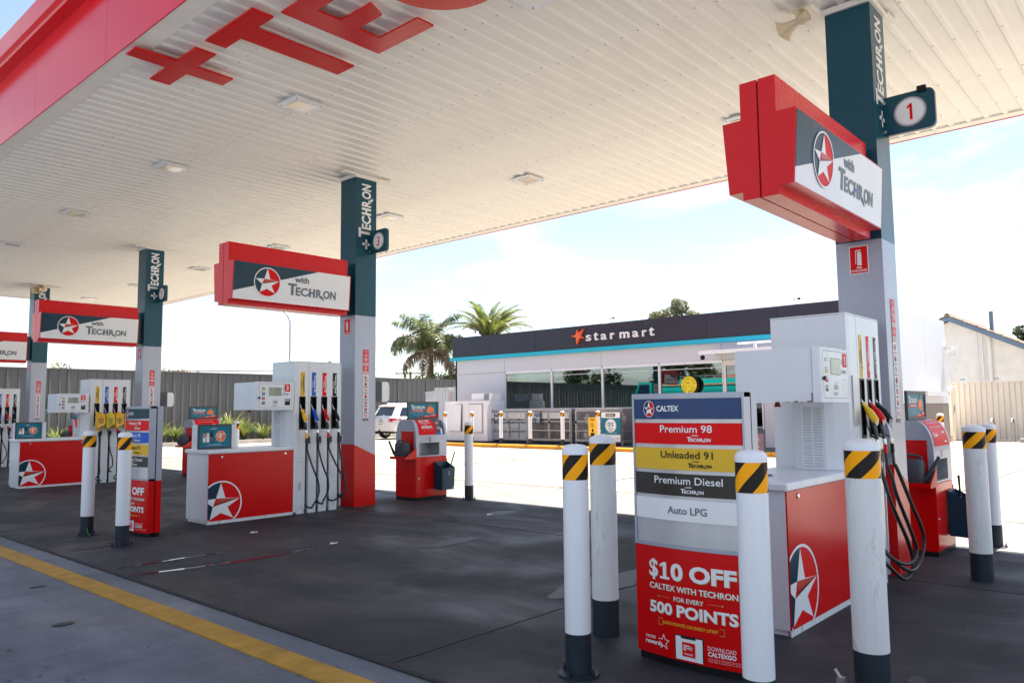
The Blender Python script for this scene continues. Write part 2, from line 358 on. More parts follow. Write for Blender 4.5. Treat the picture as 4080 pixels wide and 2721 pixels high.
class D2:
    def __init__(s): s.it = []
    def raw(s, vs, fs, m, ly): s.it.append((vs, fs, m, ly)); return s
    def poly(s, pts, m, ly=1):
        t = tessellate_polygon([[Vector((p[0], p[1], 0)) for p in pts]]); return s.raw(pts, [tuple(x) for x in t], m, ly)
    def rect(s, u0, v0, u1, v1, m, ly=1, n=1):
        vs = [(u0+(u1-u0)*i/n, v) for i in range(n+1) for v in (v0, v1)]
        return s.raw(vs, [(2*i, 2*i+2, 2*i+3, 2*i+1) for i in range(n)], m, ly)
    def disc(s, cx, cy, rx, ry, m, ly=1, n=28, a0=0, a1=2*pi):
        vs = [(cx, cy)]+[(cx+rx*cos(a0+(a1-a0)*i/n), cy+ry*sin(a0+(a1-a0)*i/n)) for i in range(n+1)]
        return s.raw(vs, [(0, i+1, i+2) for i in range(n)], m, ly)
    def ring(s, cx, cy, rx, ry, w, m, ly=1, n=32, a0=0, a1=2*pi):
        vs = []
        for i in range(n+1):
            a = a0+(a1-a0)*i/n
            vs += [(cx+rx*cos(a), cy+ry*sin(a)), (cx+(rx-w)*cos(a), cy+(ry-w)*sin(a))]
        return s.raw(vs, [(2*i, 2*i+2, 2*i+3, 2*i+1) for i in range(n)], m, ly)
    def frame(s, u0, v0, u1, v1, w, m, ly=1):
        s.rect(u0, v0, u1, v0+w, m, ly); s.rect(u0, v1-w, u1, v1, m, ly); s.rect(u0, v0+w, u0+w, v1-w, m, ly); return s.rect(u1-w, v0+w, u1, v1-w, m, ly)
    def text(s, body, u, v, w, h, m, ly=2, bold=.0, shear=0):
        """lettering whose bounding box is w x h with its lower left corner at u, v"""
        vs, fs = text_geo(body, bold); return s.raw([(u+x*w+shear*y*h, v+y*h) for x, y in vs], fs, m, ly)
    def techron(s, u, v, w, h, m, ly=2, tick=None, sm=.74):
        a = w*.17; hs = h*sm
        s.rect(u, v+h-h*.19, u+a*1.02, v+h, m, ly); s.rect(u+a*.36, v, u+a*.66, v+h-h*.19, m, ly)
        s.text('EC', u+w*.155, v, w*.245, hs, m, ly, .035)
        x = u+w*.425; t = w*.042                       # joined H
        s.rect(x, v, x+t, v+hs, m, ly); s.rect(x+w*.085, v, x+w*.085+t, v+hs, m, ly); s.rect(x+t, v+hs*.42, x+w*.085, v+hs*.6, m, ly)
        s.poly([(x-w*.05, v+hs*.05), (x+t, v+hs*.45), (x+t, v+hs*.6), (x-w*.02, v+hs*.35)], tick or m, ly+1)
        s.text('R', u+w*.575, v, w*.125, hs, m, ly, .035); s.poly([(u+w*.66, v+hs*.1), (u+w*.72, v-hs*.2), (u+w*.76, v-hs*.22), (u+w*.69, v+hs*.35)], m, ly)
        s.text('ON', u+w*.725, v, w*.275, hs, m, ly, .035); return s
    def star(s, cx, cy, r, ly=1, bgl='navy', clip=None, ry=None, ring=True):
        ry = ry or r
        T = [(-.03, .97), (.62, -.74), (-.56, -.74), (-.93, .2), (.96, .18)]       # top, br, bl, left, right
        I = dict(tr=(.2, .24), rb=(.32, -.2), b=(-.02, -.46), lb=(-.42, -.14), tl=(-.27, .24))
        P = [T[0], I['tr'], T[4], I['rb'], T[1], I['b'], T[2], I['lb'], T[3], I['tl']]
        q = lambda p: (cx+p[0]*r, cy+p[1]*ry)
        items = D2(); items.disc(0, 0, 1, 1, bgl, 0, 40); items.disc(0, 0, 1, 1, 'red_print', 1, 40, rad(-128), rad(90))
        items.poly(P, 'print_white', 2)
        if ring: items.ring(0, 0, 1.06, 1.06, .07, 'print_white', 3, 48)
        items.poly([I['tl'], T[4], (-.2, .02)], 'red_mid', 3); items.poly([(-.2, .02), T[4], I['lb']], 'red_dark', 3); items.poly([I['tl'], (-.2, .02), I['lb']], 'red_print', 3)
        for vs, fs, m, l in items.it:
            vv = [q(p) for p in vs]
            for f in fs:
                pl = [vv[i] for i in f]
                if clip: pl = clip_poly(pl, clip)
                if len(pl) > 2: s.raw(pl, [tuple(range(len(pl)))], m, ly+l)
        return s
    def build(s, name, parent, O, U, V, eps=.0015, bulge=None, fn=None, **k):
        O = Vector(O); U = Vector(U); V = Vector(V); Nn = U.cross(V); b = MB()
        for vs, fs, m, ly in s.it:
            if fn: P = [fn(p[0], p[1], eps*ly) for p in vs]
            else: P = [tuple(O+U*p[0]+V*p[1]+Nn*(eps*ly+(bulge(p[0]) if bulge else 0))) for p in vs]
            b.add(P, fs, m)
        me = b.data(name); return link(name, me, parent, **k)
def clip_poly(pl, c):
    x0, y0, x1, y1 = c
    for ax, val, sg in ((0, x0, 1), (0, x1, -1), (1, y0, 1), (1, y1, -1)):
        outp = []
        for i in range(len(pl)):
            a = pl[i]; b = pl[(i+1) % len(pl)]; da = (a[ax]-val)*sg; db = (b[ax]-val)*sg
            if da >= 0: outp.append(a)
            if da*db < 0:
                t = da/(da-db); outp.append((a[0]+(b[0]-a[0])*t, a[1]+(b[1]-a[1])*t))
        pl = outp
        if not pl: return []
    return pl
UX, UZ = (1, 0, 0), (0, 0, 1); UYm = (0, -1, 0)

# ================================================================== ground
def sheet(name, x0, x1, y0, y1, z, m, nx=1, **k):
    return MB().quad((x0, y0, z), (x1, y0, z), (x1, y1, z), (x0, y1, z), m).build(name, kind='structure', **k)
sheet('ground', -600, 900, -600, 900, -.012, 'concrete_light')
sheet('apron', -30, 3.19, -30, 70, -.004, 'concrete_apron')
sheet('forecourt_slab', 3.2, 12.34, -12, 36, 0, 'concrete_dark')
sheet('forecourt_sun_tone', 9.95, 12.36, -12, 36, .004, 'concrete_sun_tone')  # slab painted paler from the canopy's shadow line outwards, as if sunlit
j = MB()
j.box(3.175, 3.215, -30, 36, .0, .006, 'joint'); j.box(12.35, 12.37, -30, 36, .0, .009, 'joint')
for y in (-9.6, -3.1, 3.43, 9.9, 16.4, 22.9, 29.4): j.box(12.372, 24, y-.008, y+.008, -.01, .0, 'joint')
j.box(24, 40, 3.42, 3.44, -.01, .0, 'joint')
for y in (-4.6, 3.95, 12.4, 20.9): j.box(3.22, 9.9, y-.005, y+.005, 0, .003, 'joint')
for x in (7.8,): j.box(x-.005, x+.005, -12, 36, 0, .003, 'joint')
j.build('expansion_joint', kind='structure')
lines = MB()
lines.box(2.74, 2.95, -30, 60, -.006, .004, 'line_yellow')
lines.build('yellow_line', kind='structure')
lines = MB()
lines.box(12.62, 12.72, -12, 34, -.01, -.004, 'line_pale'); lines.build('pale_yellow_line', kind='structure')
lines = MB()
for y in (10.2, 13.0, 15.4, 18.1, 21.0, 24.0, 27.0, 30.2):
    lines.add([(17.5, y-.05, -.004), (23.7, y+.87, -.004), (23.7, y+.97, -.004), (17.5, y+.05, -.004)], [(0, 1, 2, 3)], 'line_white')
lines.build('parking_bay_lines', kind='structure')
lines = MB()
for i in range(9): lines.box(32+i*.6, 32.12+i*.6, 6.3, 8.0, -.01, -.004, 'line_pale')
lines.box(29, 38, 6.1, 6.22, -.01, -.003, 'line_pale')
lines.build('hatched_yellow_lines', kind='structure')
MB().add([(30.2, 3.0, -.004), (31.6, 3.0, -.004), (31.6, 4.75, -.004), (30.2, 4.75, -.004)], [(0, 1, 2, 3)], 'line_blue').build('blue_parking_mark', kind='structure')
# oil stains and puddles run along the slab joint
def blob(name, pts, z, m, **k):
    return MB().add([(x, y, z) for x, y in pts], [tuple(range(len(pts)))], m).build(name, **k)
def strip(name, line, w, z, m, **k):
    P = []; Q = []
    for i, (x, y) in enumerate(line):
        t = i/(len(line)-1); ww = w*sin(pi*min(.97, max(.05, t**.7)))*(.8+.35*random.random()); P.append((x, y+ww, z)); Q.append((x, y-ww, z))
    return MB().add(P+Q, [(i, i+1, len(P)+i+1, len(P)+i) for i in range(len(P)-1)], m).build(name, **k)
strip('water_puddle', [(3.22+.09*i, 8.5+.012*sin(i*.9)-(.002*i)) for i in range(17)], .028, .0045, 'water', kind='structure')
strip('water_puddle', [(3.22+.1*i, 8.02-.22*sin(i*.11)+.03*(i/20)) for i in range(24)], .042, .0045, 'water', kind='structure')
mat('stain', (.016, .015, .017, 1), .5, var=.3, vscale=20)
for cx, cy, rx, ry in ((3.6, 10.85, .22, .05), (3.6, 10.0, .2, .05), (5.0, 1.35, .10, .05), (6.6, 6.9, .5, .16), (5.9, 4.2, .7, .25), (8.9, 8.2, .3, .2), (7.0, .9, .12, .07), (2.2, 6.6, .08, .05), (1.9, 3.4, .1, .05), (2.5, 8.2, .09, .03)):
    blob('oil_stain', [(cx+rx*cos(a)*(.7+.5*random.random()), cy+ry*sin(a)*(.7+.5*random.random())) for a in [i*pi/9 for i in range(18)]], .0042, 'stain', kind='structure')
for i, (x, y, lab) in enumerate(((5.43, 9.5, 'scrap of white paper lying on the dark slab in front of the third pump'), (5.6, 7.95, 'small crumpled white scrap lying alone on the open dark slab'), (8.6, 8.2, 'flat pale scrap of litter near the sunlit edge of the slab'))):
    b = MB(); pts = [(-.06, -.012, .006), (-.02, .015, .022), (.03, -.008, .012), (.07, .014, .018), (.05, -.02, .006), (-.03, -.028, .008)]
    b.add(pts, [(0, 1, 5), (1, 2, 5), (2, 4, 5), (2, 3, 4)], 'paper')
    b.build('paper_scrap', loc=(x, y, 0), label=lab, cat='litter')

# ================================================================== canopy
CX0, CX1, CY0, CY1, CZ = 3.31, 12.80, -.85, 30.85, 5.70
PITCH_R = .228
canopy = thing('canopy', 'wide flat petrol station canopy with ribbed cream soffit and red edge', 'canopy', (0, 0, 0))
def rib_sheet(n=3):
    b = MB(); prof = []
    for k in range(n):
        y = k*PITCH_R
        prof += [(y, .022), (y+.012, .020), (y+.030, .020), (y+.042, .022), (y+.140, .022), (y+.162, 0), (y+.203, 0), (y+.225, .022)]
    prof.append((n*PITCH_R-.001, .022))
    x0, x1 = CX0+.24, CX1-.2
    vs = [(x0, y, z) for y, z in prof]+[(x1, y, z) for y, z in prof]; k = len(prof)
    b.add(vs, [(i, i+1, k+i+1, k+i) for i in range(k-1)], 'soffit'); return b.data('soffit_sheet')
rs = rib_sheet(); y = CY0+.2; cnt = 0
while y < CY1-.25:
    link('soffit_sheet', rs, canopy, (0, y, CZ+.004)); y += 3*PITCH_R; cnt += 1
b = MB(); YE = y
k = 0
for i in range(cnt*3):
    yy = CY0+.2+i*PITCH_R+.185
    for x in (4.35, 5.65, 6.95, 8.25, 9.55, 10.85, 12.0):
        xx = x+.02*((i*7) % 3); z = CZ+.003
        b.add([(xx-.008, yy-.008, z), (xx+.008, yy-.008, z), (xx+.008, yy+.008, z), (xx-.008, yy+.008, z), (xx, yy, z-.008)], [(0, 1, 4), (1, 2, 4), (2, 3, 4), (3, 0, 4)], 'screw_dark')
b.build('soffit_screws', canopy, kind='stuff')
b = MB()
b.box(CX0+.02, CX1-.02, CY0+.02, CY1-.02, CZ+.08, CZ+1.1, 'soffit_trim'); b.build('roof_deck', canopy)
# cream border trim in lengths
def trims(name, m, segs):
    for a in segs:
        MB().box(*a, m).build(name, canopy)
ys = [CY0+.001+i*3.6 for i in range(9)]+[CY1-.001]
trims('border_trim', 'soffit_trim', [(CX0+.012, CX0+.24, ys[i]+.003, ys[i+1]-.003, CZ-.002, CZ+.05) for i in range(9)])
trims('border_trim', 'soffit_trim', [(CX1-.2, CX1-.012, ys[i]+.003, ys[i+1]-.003, CZ-.002, CZ+.05) for i in range(9)])
trims('border_trim', 'soffit_trim', [(CX0+.24, CX1-.2, CY0, CY0+.2, CZ-.002, CZ+.05), (CX0+.24, CX1-.2, CY1-.2, CY1, CZ-.002, CZ+.05)])
# red fascia, panel by panel: lower face, underside of the lip, projecting upper band
def fascia_panel(y0, y1, X, sg):
    z = CZ
    prof = [(X, z-.012), (X, z+1.01), (X-sg*.155, z+1.015), (X-sg*.165, z+1.05), (X-sg*.21, z+1.09), (X-sg*.21, z+1.38), (X+sg*.01, z+1.38), (X+sg*.01, z+.02), (X+sg*.012, z-.012)]
    MB().prism([(p[0], p[1]) for p in prof], 'y', y0+.003, y1-.003, 'red_fascia').build('fascia_panel', canopy)
yy = CY0
ps = [-.85, 1.6, 4.2, 6.8, 9.3, 11.82, 14.35, 16.9, 19.45, 22.0, 24.6, 27.2, 29.4, 30.85]
for i in range(len(ps)-1):
    fascia_panel(ps[i], ps[i+1], CX0, 1); fascia_panel(ps[i], ps[i+1], CX1, -1)
for Yv, sg in ((CY0, -1), (CY1, 1)):
    for i in range(4):
        xa = CX0+.013+i*2.365; MB().box(xa, xa+2.36, min(Yv, Yv+sg*.03), max(Yv, Yv+sg*.03), CZ-.012, CZ+1.38, 'red_fascia').build('fascia_panel', canopy)
# raised red letters of the soffit
def slab_letter(polys, name='soffit_letter'):
    b = MB()
    for p in polys: b.prism([(x, y) for x, y in p], 'z', 5.625, 5.645, 'red')
    return b.build(name, canopy)
slab_letter([[(3.335, 8.55), (3.797, 8.53), (3.797, 8.07), (4.037, 8.07), (4.037, 8.53), (4.49, 8.53), (4.49, 8.785), (4.037, 8.79), (4.037, 9.246), (3.797, 9.246), (3.797, 8.79), (3.335, 8.785)]])
slab_letter([[(3.79, 6.843), (4.03, 6.843), (4.03, 7.185), (5.277, 7.165), (5.277, 7.49), (4.03, 7.504), (4.03, 7.835), (3.79, 7.835)]])
slab_letter([[(4.03, 5.85), (4.25, 5.85), (4.255, 6.40), (4.535, 6.39), (4.537, 5.89), (4.76, 6.0), (4.762, 6.397), (5.046, 6.40), (5.045, 5.774), (5.27, 5.775), (5.27, 6.70), (4.03, 6.705)]])
cpts = []
for i in range(25):
    a = rad(48+(312-48)*i/24); cpts.append((4.655+.63*sin(a-pi/2)*1.0, 5.03+.68*cos(a-pi/2)*-1))
def arc(cx, cy, r1, r2, a0, a1, n=24):
    return [(cx+r1*cos(a0+(a1-a0)*i/n), cy+r1*sin(a0+(a1-a0)*i/n)) for i in range(n+1)]+[(cx+r2*cos(a1+(a0-a1)*i/n), cy+r2*sin(a1+(a0-a1)*i/n)) for i in range(n+1)]
slab_letter([arc(4.655, 5.03, .63, .37, rad(-55), rad(235))])
slab_letter([[(4.03, 4.0), (5.27, 4.0), (5.27, 4.25), (4.03, 4.25)], [(4.03, 3.35), (5.27, 3.35), (5.27, 3.6), (4.03, 3.6)], [(4.5, 3.6), (4.75, 3.6), (4.75, 4.0), (4.5, 4.0)]])
slab_letter([[(4.03, 2.9), (5.27, 2.9), (5.27, 3.15), (4.03, 3.15)], [(4.03, 2.35), (4.25, 2.35), (4.25, 2.9), (4.03, 2.9)], [(4.6, 2.35), (4.82, 2.35), (4.82, 2.9), (4.6, 2.9)], [(4.25, 2.2), (4.6, 2.2), (4.6, 2.45), (4.25, 2.45)], [(4.82, 2.3), (5.27, 2.2), (5.27, 2.45), (4.82, 2.6)]])
slab_letter([arc(4.655, 1.3, .63, .37, 0, 2*pi, 30)])
# soffit lights
def soffit_light(x, y, lab, lit):
    t = thing('soffit_light', lab, 'light', (x, y, CZ), 0, 'square floodlights in the canopy soffit')
    MB().prism([(-.24+.03, -.225), (.24-.03, -.225), (.24, -.225+.03), (.24, .195), (.21, .225), (-.21, .225), (-.24, .195), (-.24, -.195)], 'z', -.020, -.004, 'white_paint').build('frame', t)
    MB().box(-.2, .2, -.19, .19, -.008, .05, 'soffit_trim').build('housing', t)
    MB().prism([(-.15, -.14), (.15, -.14), (.15, .14), (-.15, .14)], 'z', -.026, -.020, 'lamp_glass').build('lens', t)
    if lit: MB().prism([(-.14, -.13), (.02, -.13), (-.03, .13), (-.14, .13)], 'z', -.0285, -.026, 'amber_lit').build('reflector', t)
    for sx in (-1, 1):
        for sy in (-1, 1): MB().lathe([(.009, -.028), (.009, -.019)], 'screw_dark', 6, (sx*.19, sy*.18, 0)).build('screw', t)
order = ['closest to the right', 'second', 'third', 'fourth', 'fifth', 'sixth', 'last']
YL = [.52, 4.65, 8.75, 12.62, 16.98, 21.15, 25.3, 29.4]
desc = {
 (0, 1): 'square canopy light cut by the top of the picture right of the red letters', (0, 2): 'largest square canopy light with amber reflector below the red T',
 (0, 3): 'square canopy light between the big amber one and the smaller ones at left', (0, 4): 'square canopy light at far left under the pink fascia edge',
 (0, 5): 'small square canopy light at the left picture edge below the fascia', (0, 6): 'near-row canopy light seen last before the canopy end',
 (0, 7): 'near-row canopy light in the far left corner of the soffit', (0, 0): 'near-row canopy light behind the first column',
 (1, 0): 'far-row canopy light beside the first pump column', (1, 1): 'canopy light just left of the big red sign on the first column',
 (1, 2): 'canopy light over the shop side between the first two columns', (1, 3): 'canopy light just right of the second column beside number 3',
 (1, 4): 'canopy light above the red and white sign of pump 3', (1, 5): 'canopy light between number 5 board and the pump 3 sign',
 (1, 6): 'canopy light above the number 5 board', (1, 7): 'tiny canopy light left of the pump 5 column'}
for r_, x in ((0, 5.59), (1, 10.25)):
    for i, yv in enumerate(YL): soffit_light(x, yv, desc[(r_, i)], (i+r_) % 2 == 0 or i == 3)

# ================================================================== islands
Y0S = [2.23, 10.68, 19.17, 27.48]
NUMS = ['1', '3', '5', '7']
FUELS = [('yellow_band', 'Unleaded 91', 'print_black', 'yellow'), ('blue', 'Premium 95', 'print_white', 'blue'), ('red_print', 'Premium 98', 'print_white', 'red'), ('print_black', 'Premium Diesel', 'print_white', 'black')]
POS = {'1': 'the nearest', '3': 'the second', '5': 'the third', '7': 'the farthest'}

def column(i):
    Y0 = Y0S[i]; n = NUMS[i]
    t = thing('canopy_column', 'square teal, silver and red canopy column carrying number board %s' % n if i < 3 else 'square teal, silver and red column farthest left, partly behind a red sign', 'column', (7.93, Y0, 0), 0, 'canopy columns')
    w = .44
    MB().box(0, w, 0, w, 3.23, 5.66, 'teal_column').build('upper_cladding', t)
    MB().box(.001, w-.001, .001, w-.001, .7, 3.228, 'silver').build('middle_cladding', t)
    # red foot with its slanted top edge
    b = MB(); e = .003
    zl, zr = 1.035, .835
    vs = [(-e, -e, 0), (w+e, -e, 0), (w+e, w+e, 0), (-e, w+e, 0), (-e, -e, zl), (w+e, -e, zr), (w+e, w+e, zr), (-e, w+e, zl)]
    b.add(vs, [(0, 3, 2, 1), (4, 5, 6, 7), (0, 1, 5, 4), (1, 2, 6, 5), (2, 3, 7, 6), (3, 0, 4, 7)], 'red'); b.build('red_foot', t)
    MB().box(-.03, w+.03, -.03, w+.03, 5.64, 5.70, 'soffit_trim').build('collar', t)
    MB().box(-.28, -.03, -.06, .06, 5.66, 5.70, 'soffit_trim').box(w+.03, w+.3, -.05, .1, 5.68, 5.70, 'soffit_trim').build('flashing', t)
    MB().box(-.001, w+.001, -.0015, 0, 4.44, 4.444, 'print_black').build('panel_joint', t)
    d = D2(); d.rect(0, .0, .0, .0, 'print_white')
    d = D2()
    # vertical +TECHRON reading upward
    u = 0; d.rect(-.17, .0, .03, .032, 'print_white', 2) if 0 else None
    d.rect(0, .10, .17, .14, 'print_white', 2); d.rect(.065, .035, .105, .205, 'print_white', 2)
    d.techron(.20, .02, .95, .265, 'print_white', 2, sm=.76)
    d.build('lettering', t, (.34, -.002, 4.40), UZ, (-1, 0, 0), .0012)
    # fire extinguisher sign on the pump side
    s = MB().prism([(.13, 2.90), (.31, 2.90), (.31, 3.18), (.13, 3.18)], 'x', -.006, -.001, 'print_white').build('fire_sign', t)
    d = D2(); d.rect(.008, .008, .172, .272, 'red_print', 1)
    d.rect(.075, .085, .115, .205, 'print_white', 2); d.disc(.095, .205, .02, .016, 'print_white', 2, 14, 0, pi); d.rect(.088, .218, .102, .232, 'print_white', 2)
    d.poly([(.06, .236), (.112, .24), (.112, .232), (.066, .226), (.062, .1), (.056, .1)], 'print_white', 2)
    d.text('FIRE', .066, .052, .05, .02, 'print_white', 2, .03); d.text('EXTINGUISHER', .015, .022, .15, .02, 'print_white', 2, .02)
    d.build('print', s, (-.006, .31, 2.90), UYm, UZ, .001)
    # warning strip
    s = MB().box(.17, .285, -.004, -.001, 1.43, 2.645, 'print_white').build('warning_strip', t)
    d = D2(); W_ = .115
    d.rect(0, 1.075, W_, 1.215, 'red_print', 1); d.text('VIDEO CAMERAS', .012, 1.187, .09, .012, 'print_white', 2); d.text('IN OPERATION', .012, 1.17, .09, .012, 'print_white', 2)
    d.ring(.057, 1.12, .035, .035, .005, 'print_white', 2, 20); d.poly([(.035, 1.135), (.07, 1.125), (.08, 1.11), (.06, 1.102), (.04, 1.12)], 'print_white', 2)
    d.rect(0, .79, W_, 1.07, 'red_print', 1)
    for k, wd in enumerate(('STOP', 'ENGINE', 'NO', 'SMOKING')):
        ww = (.075, .1, .05, .107)[k]; d.text(wd, (W_-ww)/2, 1.005-.07*k, ww, .055, 'print_white', 2, .03)
    for k in range(7):
        cy = .735-k*.108
        d.ring(W_/2, cy, .036, .036, .007, 'red_print', 2, 20)
        kk = k % 4
        if kk == 0: d.rect(.045, cy-.02, .07, cy+.02, 'print_grey', 1)
        elif kk == 1: d.poly([(.035, cy-.022), (.05, cy+.02), (.06, cy+.005), (.075, cy+.02), (.078, cy-.022)], 'print_black', 1)
        elif kk == 2: d.rect(.035, cy-.004, .08, cy+.004, 'print_grey', 1)
        else: d.disc(W_/2, cy, .02, .024, 'print_black', 1, 10)
        d.poly([(.028, cy+.022), (.034, cy+.028), (.087, cy-.022), (.081, cy-.028)], 'red_print', 3)
        d.rect(.012, cy-.062, W_-.012, cy-.045, 'navy', 1); d.text('PROHIBITED', .018, cy-.058, .078, .009, 'print_white', 2)
    d.rect(0, 0, W_, .035, 'navy', 1); d.star(.035, .0175, .011, 2); d.text('CALTEX', .052, .011, .045, .013, 'print_white', 2, .02)
    d.build('print', s, (.17, -.004, 1.43), UX, UZ, .001)
    # number board standing out over the lane
    if i < 4:
        nb = thing('number_board', ('biggest number board with a red digit one, at top right beside the nearest column', 'number board with a red digit three on the column in mid picture', 'small number board with a red digit five, on the third column', 'tiny number board hidden on the farthest column behind a red sign')[i], 'sign', (8.25, Y0, 4.32), 0, 'pump number boards')
        yl, r = -.47, .06
        pts = [(0, 0), (yl+r, 0)]+[(yl+r-r*sin(a), r-r*cos(a)) for a in (pi/8, pi/4, 3*pi/8)]+[(yl, r), (yl, .40-r)]+[(yl+r-r*cos(a), .40-r+r*sin(a)) for a in (pi/8, pi/4, 3*pi/8)]+[(yl+r, .40), (0, .40)]
        MB().prism(pts, 'x', -.025, .025, 'teal_column').build('board', nb)
        d = D2(); d.disc(.245, .2, .155, .155, 'print_grey', 1, 36); d.disc(.245, .2, .145, .145, 'silver_light', 2, 36); d.disc(.245, .2, .128, .128, 'print_white', 3, 36)
        if n == '1': d.poly([(.20+p[0]*.09, .115+p[1]*.165) for p in ONE], 'red_print', 4)
        else: d.text(n, .245-.04, .115, .075, .165, 'red_print', 4, .01)
        d.build('number', nb, (-.025, 0, 0), UYm, UZ, .0012)
        MB().box(-.03, .03, -.02, 0, .03, .06, 'galv').box(-.03, .03, -.02, 0, .33, .36, 'galv').build('bracket', nb)
        if i == 0: MB().box(-.05, .0, -.40, -.32, .37, .43, 'black').build('bird_sensor', nb)
    # intercom on the shop side
    ic = thing('wall_box', ('white box with dark face hidden behind the nearest column', 'rounded white box with dark face right of the column in mid picture', 'small white box with dark face right of the third column', 'tiny white box with dark face right of the farthest column')[i], 'box', (8.372, Y0+.1, 1.75), 0, 'boxes behind the columns')
    MB().box(.001, .22, 0, .3, .0, .36, 'charcoal').build('back_shell', ic)
    MB().prism([(.22, .005), (.34, .005), (.375, .04), (.385, .1), (.385, .27), (.37, .33), (.34, .355), (.22, .355)], 'y', .0, .3, 'white_paint', True).build('front_cover', ic)
    MB().box(.03, .1, .05, .25, -.03, 0, 'old_white').build('chute', ic)

def canopy_sign(i):
    Y0 = Y0S[i]; yc = Y0+.215
    t = thing('canopy_sign', 'long red box sign with star emblem on %s column, beside number %s' % (POS[NUMS[i]], NUMS[i]) if i < 3 else 'red and white box sign cut off by the left picture edge', 'sign', (5.65, yc, 0), 0, 'red star signs along the pumps')
    Lx = 2.16
    for sg in (-1, 1):
        a, b_ = sorted((sg*.0075, sg*.145)); MB().box(0, Lx, a, b_, 3.213, 4.16, 'red_sign').build('core_box', t)
        lb = MB(); w1 = sg*.145
        x1 = Lx-.04
        P = [(w1, 3.28), (sg*.26, 3.28), (sg*.30, 3.865), (w1, 3.865)]
        lb.prism(P, 'x', 0, x1, 'red_sign'); lo = lb.build('light_box', t)
        d = D2(); Wd, Hh = x1-.03, .565
        d.rect(0, 0, Wd, Hh, 'print_white', 1)
        d.poly([(0, .115), (0, Hh), (Wd*.70, Hh)], 'navy', 2)
        d.star(Wd*.265, Hh*.52, .215, 3)
        d.text('with', Wd*.495, Hh*.62, Wd*.125, Hh*.18, 'print_grey', 3, .03)
        d.techron(Wd*.44, Hh*.25, Wd*.43, Hh*.33, 'print_grey', 3, tick='blue')
        tl = Vector((0, sg*.04, .585)).normalized()
        if sg < 0: d.build('sign_face', lo, (.015, -.2605, 3.29), UX, tuple(tl), .0022)
        else: d.build('sign_face', lo, (x1-.015, .2605, 3.29), (-1, 0, 0), tuple(tl), .0022)
    MB().box(Lx, Lx+.13, -.1, .1, 3.3, 4.05, 'teal_column').build('mounting_bracket', t)
    MB().box(.02, Lx-.02, -.0075, .0075, 3.22, 4.15, 'red_dark').build('centre_gap', t)

# ---- nozzle and hose
def nozzle_parts(t, x, col, zs, dy=0, hose=None, plain_handle=False):
    """hangs in the boot at x (dispenser space, lane face y=0), body leaning out over the lane"""
    nz = thing('nozzle', None, None, (x, dy, zs)); nz.parent = t; nz.scale = (1, .68, 1)
    MB().tube([(-.03, .06, .235), (-.022, .035, .18), (-.01, .01, .13), (0, -.02, .09)], [.010, .0115, .012, .013], 'chrome', 8).build('spout', nz)
    b = MB(); rings = [((0, -.012, .105), .040, .016), ((0, -.02, .09), .036, .02), ((0, -.03, .075), .023, .023), ((0, -.05, .05), .027, .032), ((0, -.085, .015), .033, .045), ((0, -.12, -.02), .035, .046), ((0, -.15, -.045), .034, .038), ((0, -.165, -.055), .033, .034)]
    vs = []; n = 12; ax = Vector((0, -.72, -.69)); sd = Vector((1, 0, 0)); up = Vector((0, -.69, .72))
    for c, rx, rz in rings:
        for k in range(n): a = 2*pi*k/n; vs.append(tuple(Vector(c)+sd*rx*cos(a)+up*rz*sin(a)))
    b.add(vs, [(j_*n+i_, j_*n+(i_+1) % n, (j_+1)*n+(i_+1) % n, (j_+1)*n+i_) for j_ in range(len(rings)-1) for i_ in range(n)], col, True)
    b.add(vs, [tuple(range(n)), tuple((len(rings)-1)*n+i_ for i_ in range(n))], col); b.build('body', nz)
    bt = MB(); c = Vector((0, -.166, -.056)); nn = Vector((0, -1, -.25)).normalized(); u_ = Vector((1, 0, 0)); v_ = nn.cross(u_)
    for r1, off, mm in ((.034, .004, 'print_white'), (.026, .006, col)):
        vs = [tuple(c+nn*(off-.012)+(u_*cos(2*pi*k/16)+v_*sin(2*pi*k/16))*r1) for k in range(16)]+[tuple(c+nn*off+(u_*cos(2*pi*k/16)+v_*sin(2*pi*k/16))*r1) for k in range(16)]
        bt.add(vs, [(k, (k+1) % 16, 16+(k+1) % 16, 16+k) for k in range(16)]+[tuple(range(16, 32))], mm)
    bt.build('badge', nz)
    hx = .012
    MB().tube([(0, -.09, -.02), (.002, -.115, -.08), (.006, -.135, -.14), (hx, -.15, -.21)], [.026, .024, .024, .021], 'silver_light' if plain_handle else 'rubber', 10).build('handle', nz)
    MB().tube([(0, -.03, -.02), (0, -.045, -.1), (0, -.09, -.18), (.006, -.13, -.2)], .008, 'black', 6).build('trigger_guard', nz)
    MB().tube([(hx, -.15, -.21), (hx+.001, -.153, -.235), (hx+.002, -.155, -.26)], [.023, .026, .023], 'chrome', 10).build('swivel', nz)
    sc = {'yellow': 'yellow', 'red': 'red', 'blue': 'card_navy'}.get(col, 'black')
    MB().tube([(hx+.002, -.155, -.26), (hx+.008, -.158, -.34)], .024, sc, 10).build('sleeve', nz)
    pts = []; rr = []
    for k in range(17): pts.append((hx+.008+.0006*k, -.158-.0002*k, -.34-.0068*k)); rr.append(.021 if k % 2 else .0165)
    MB().tube(pts, rr, 'rubber', 10).build('bend_guard', nz)
    return nz
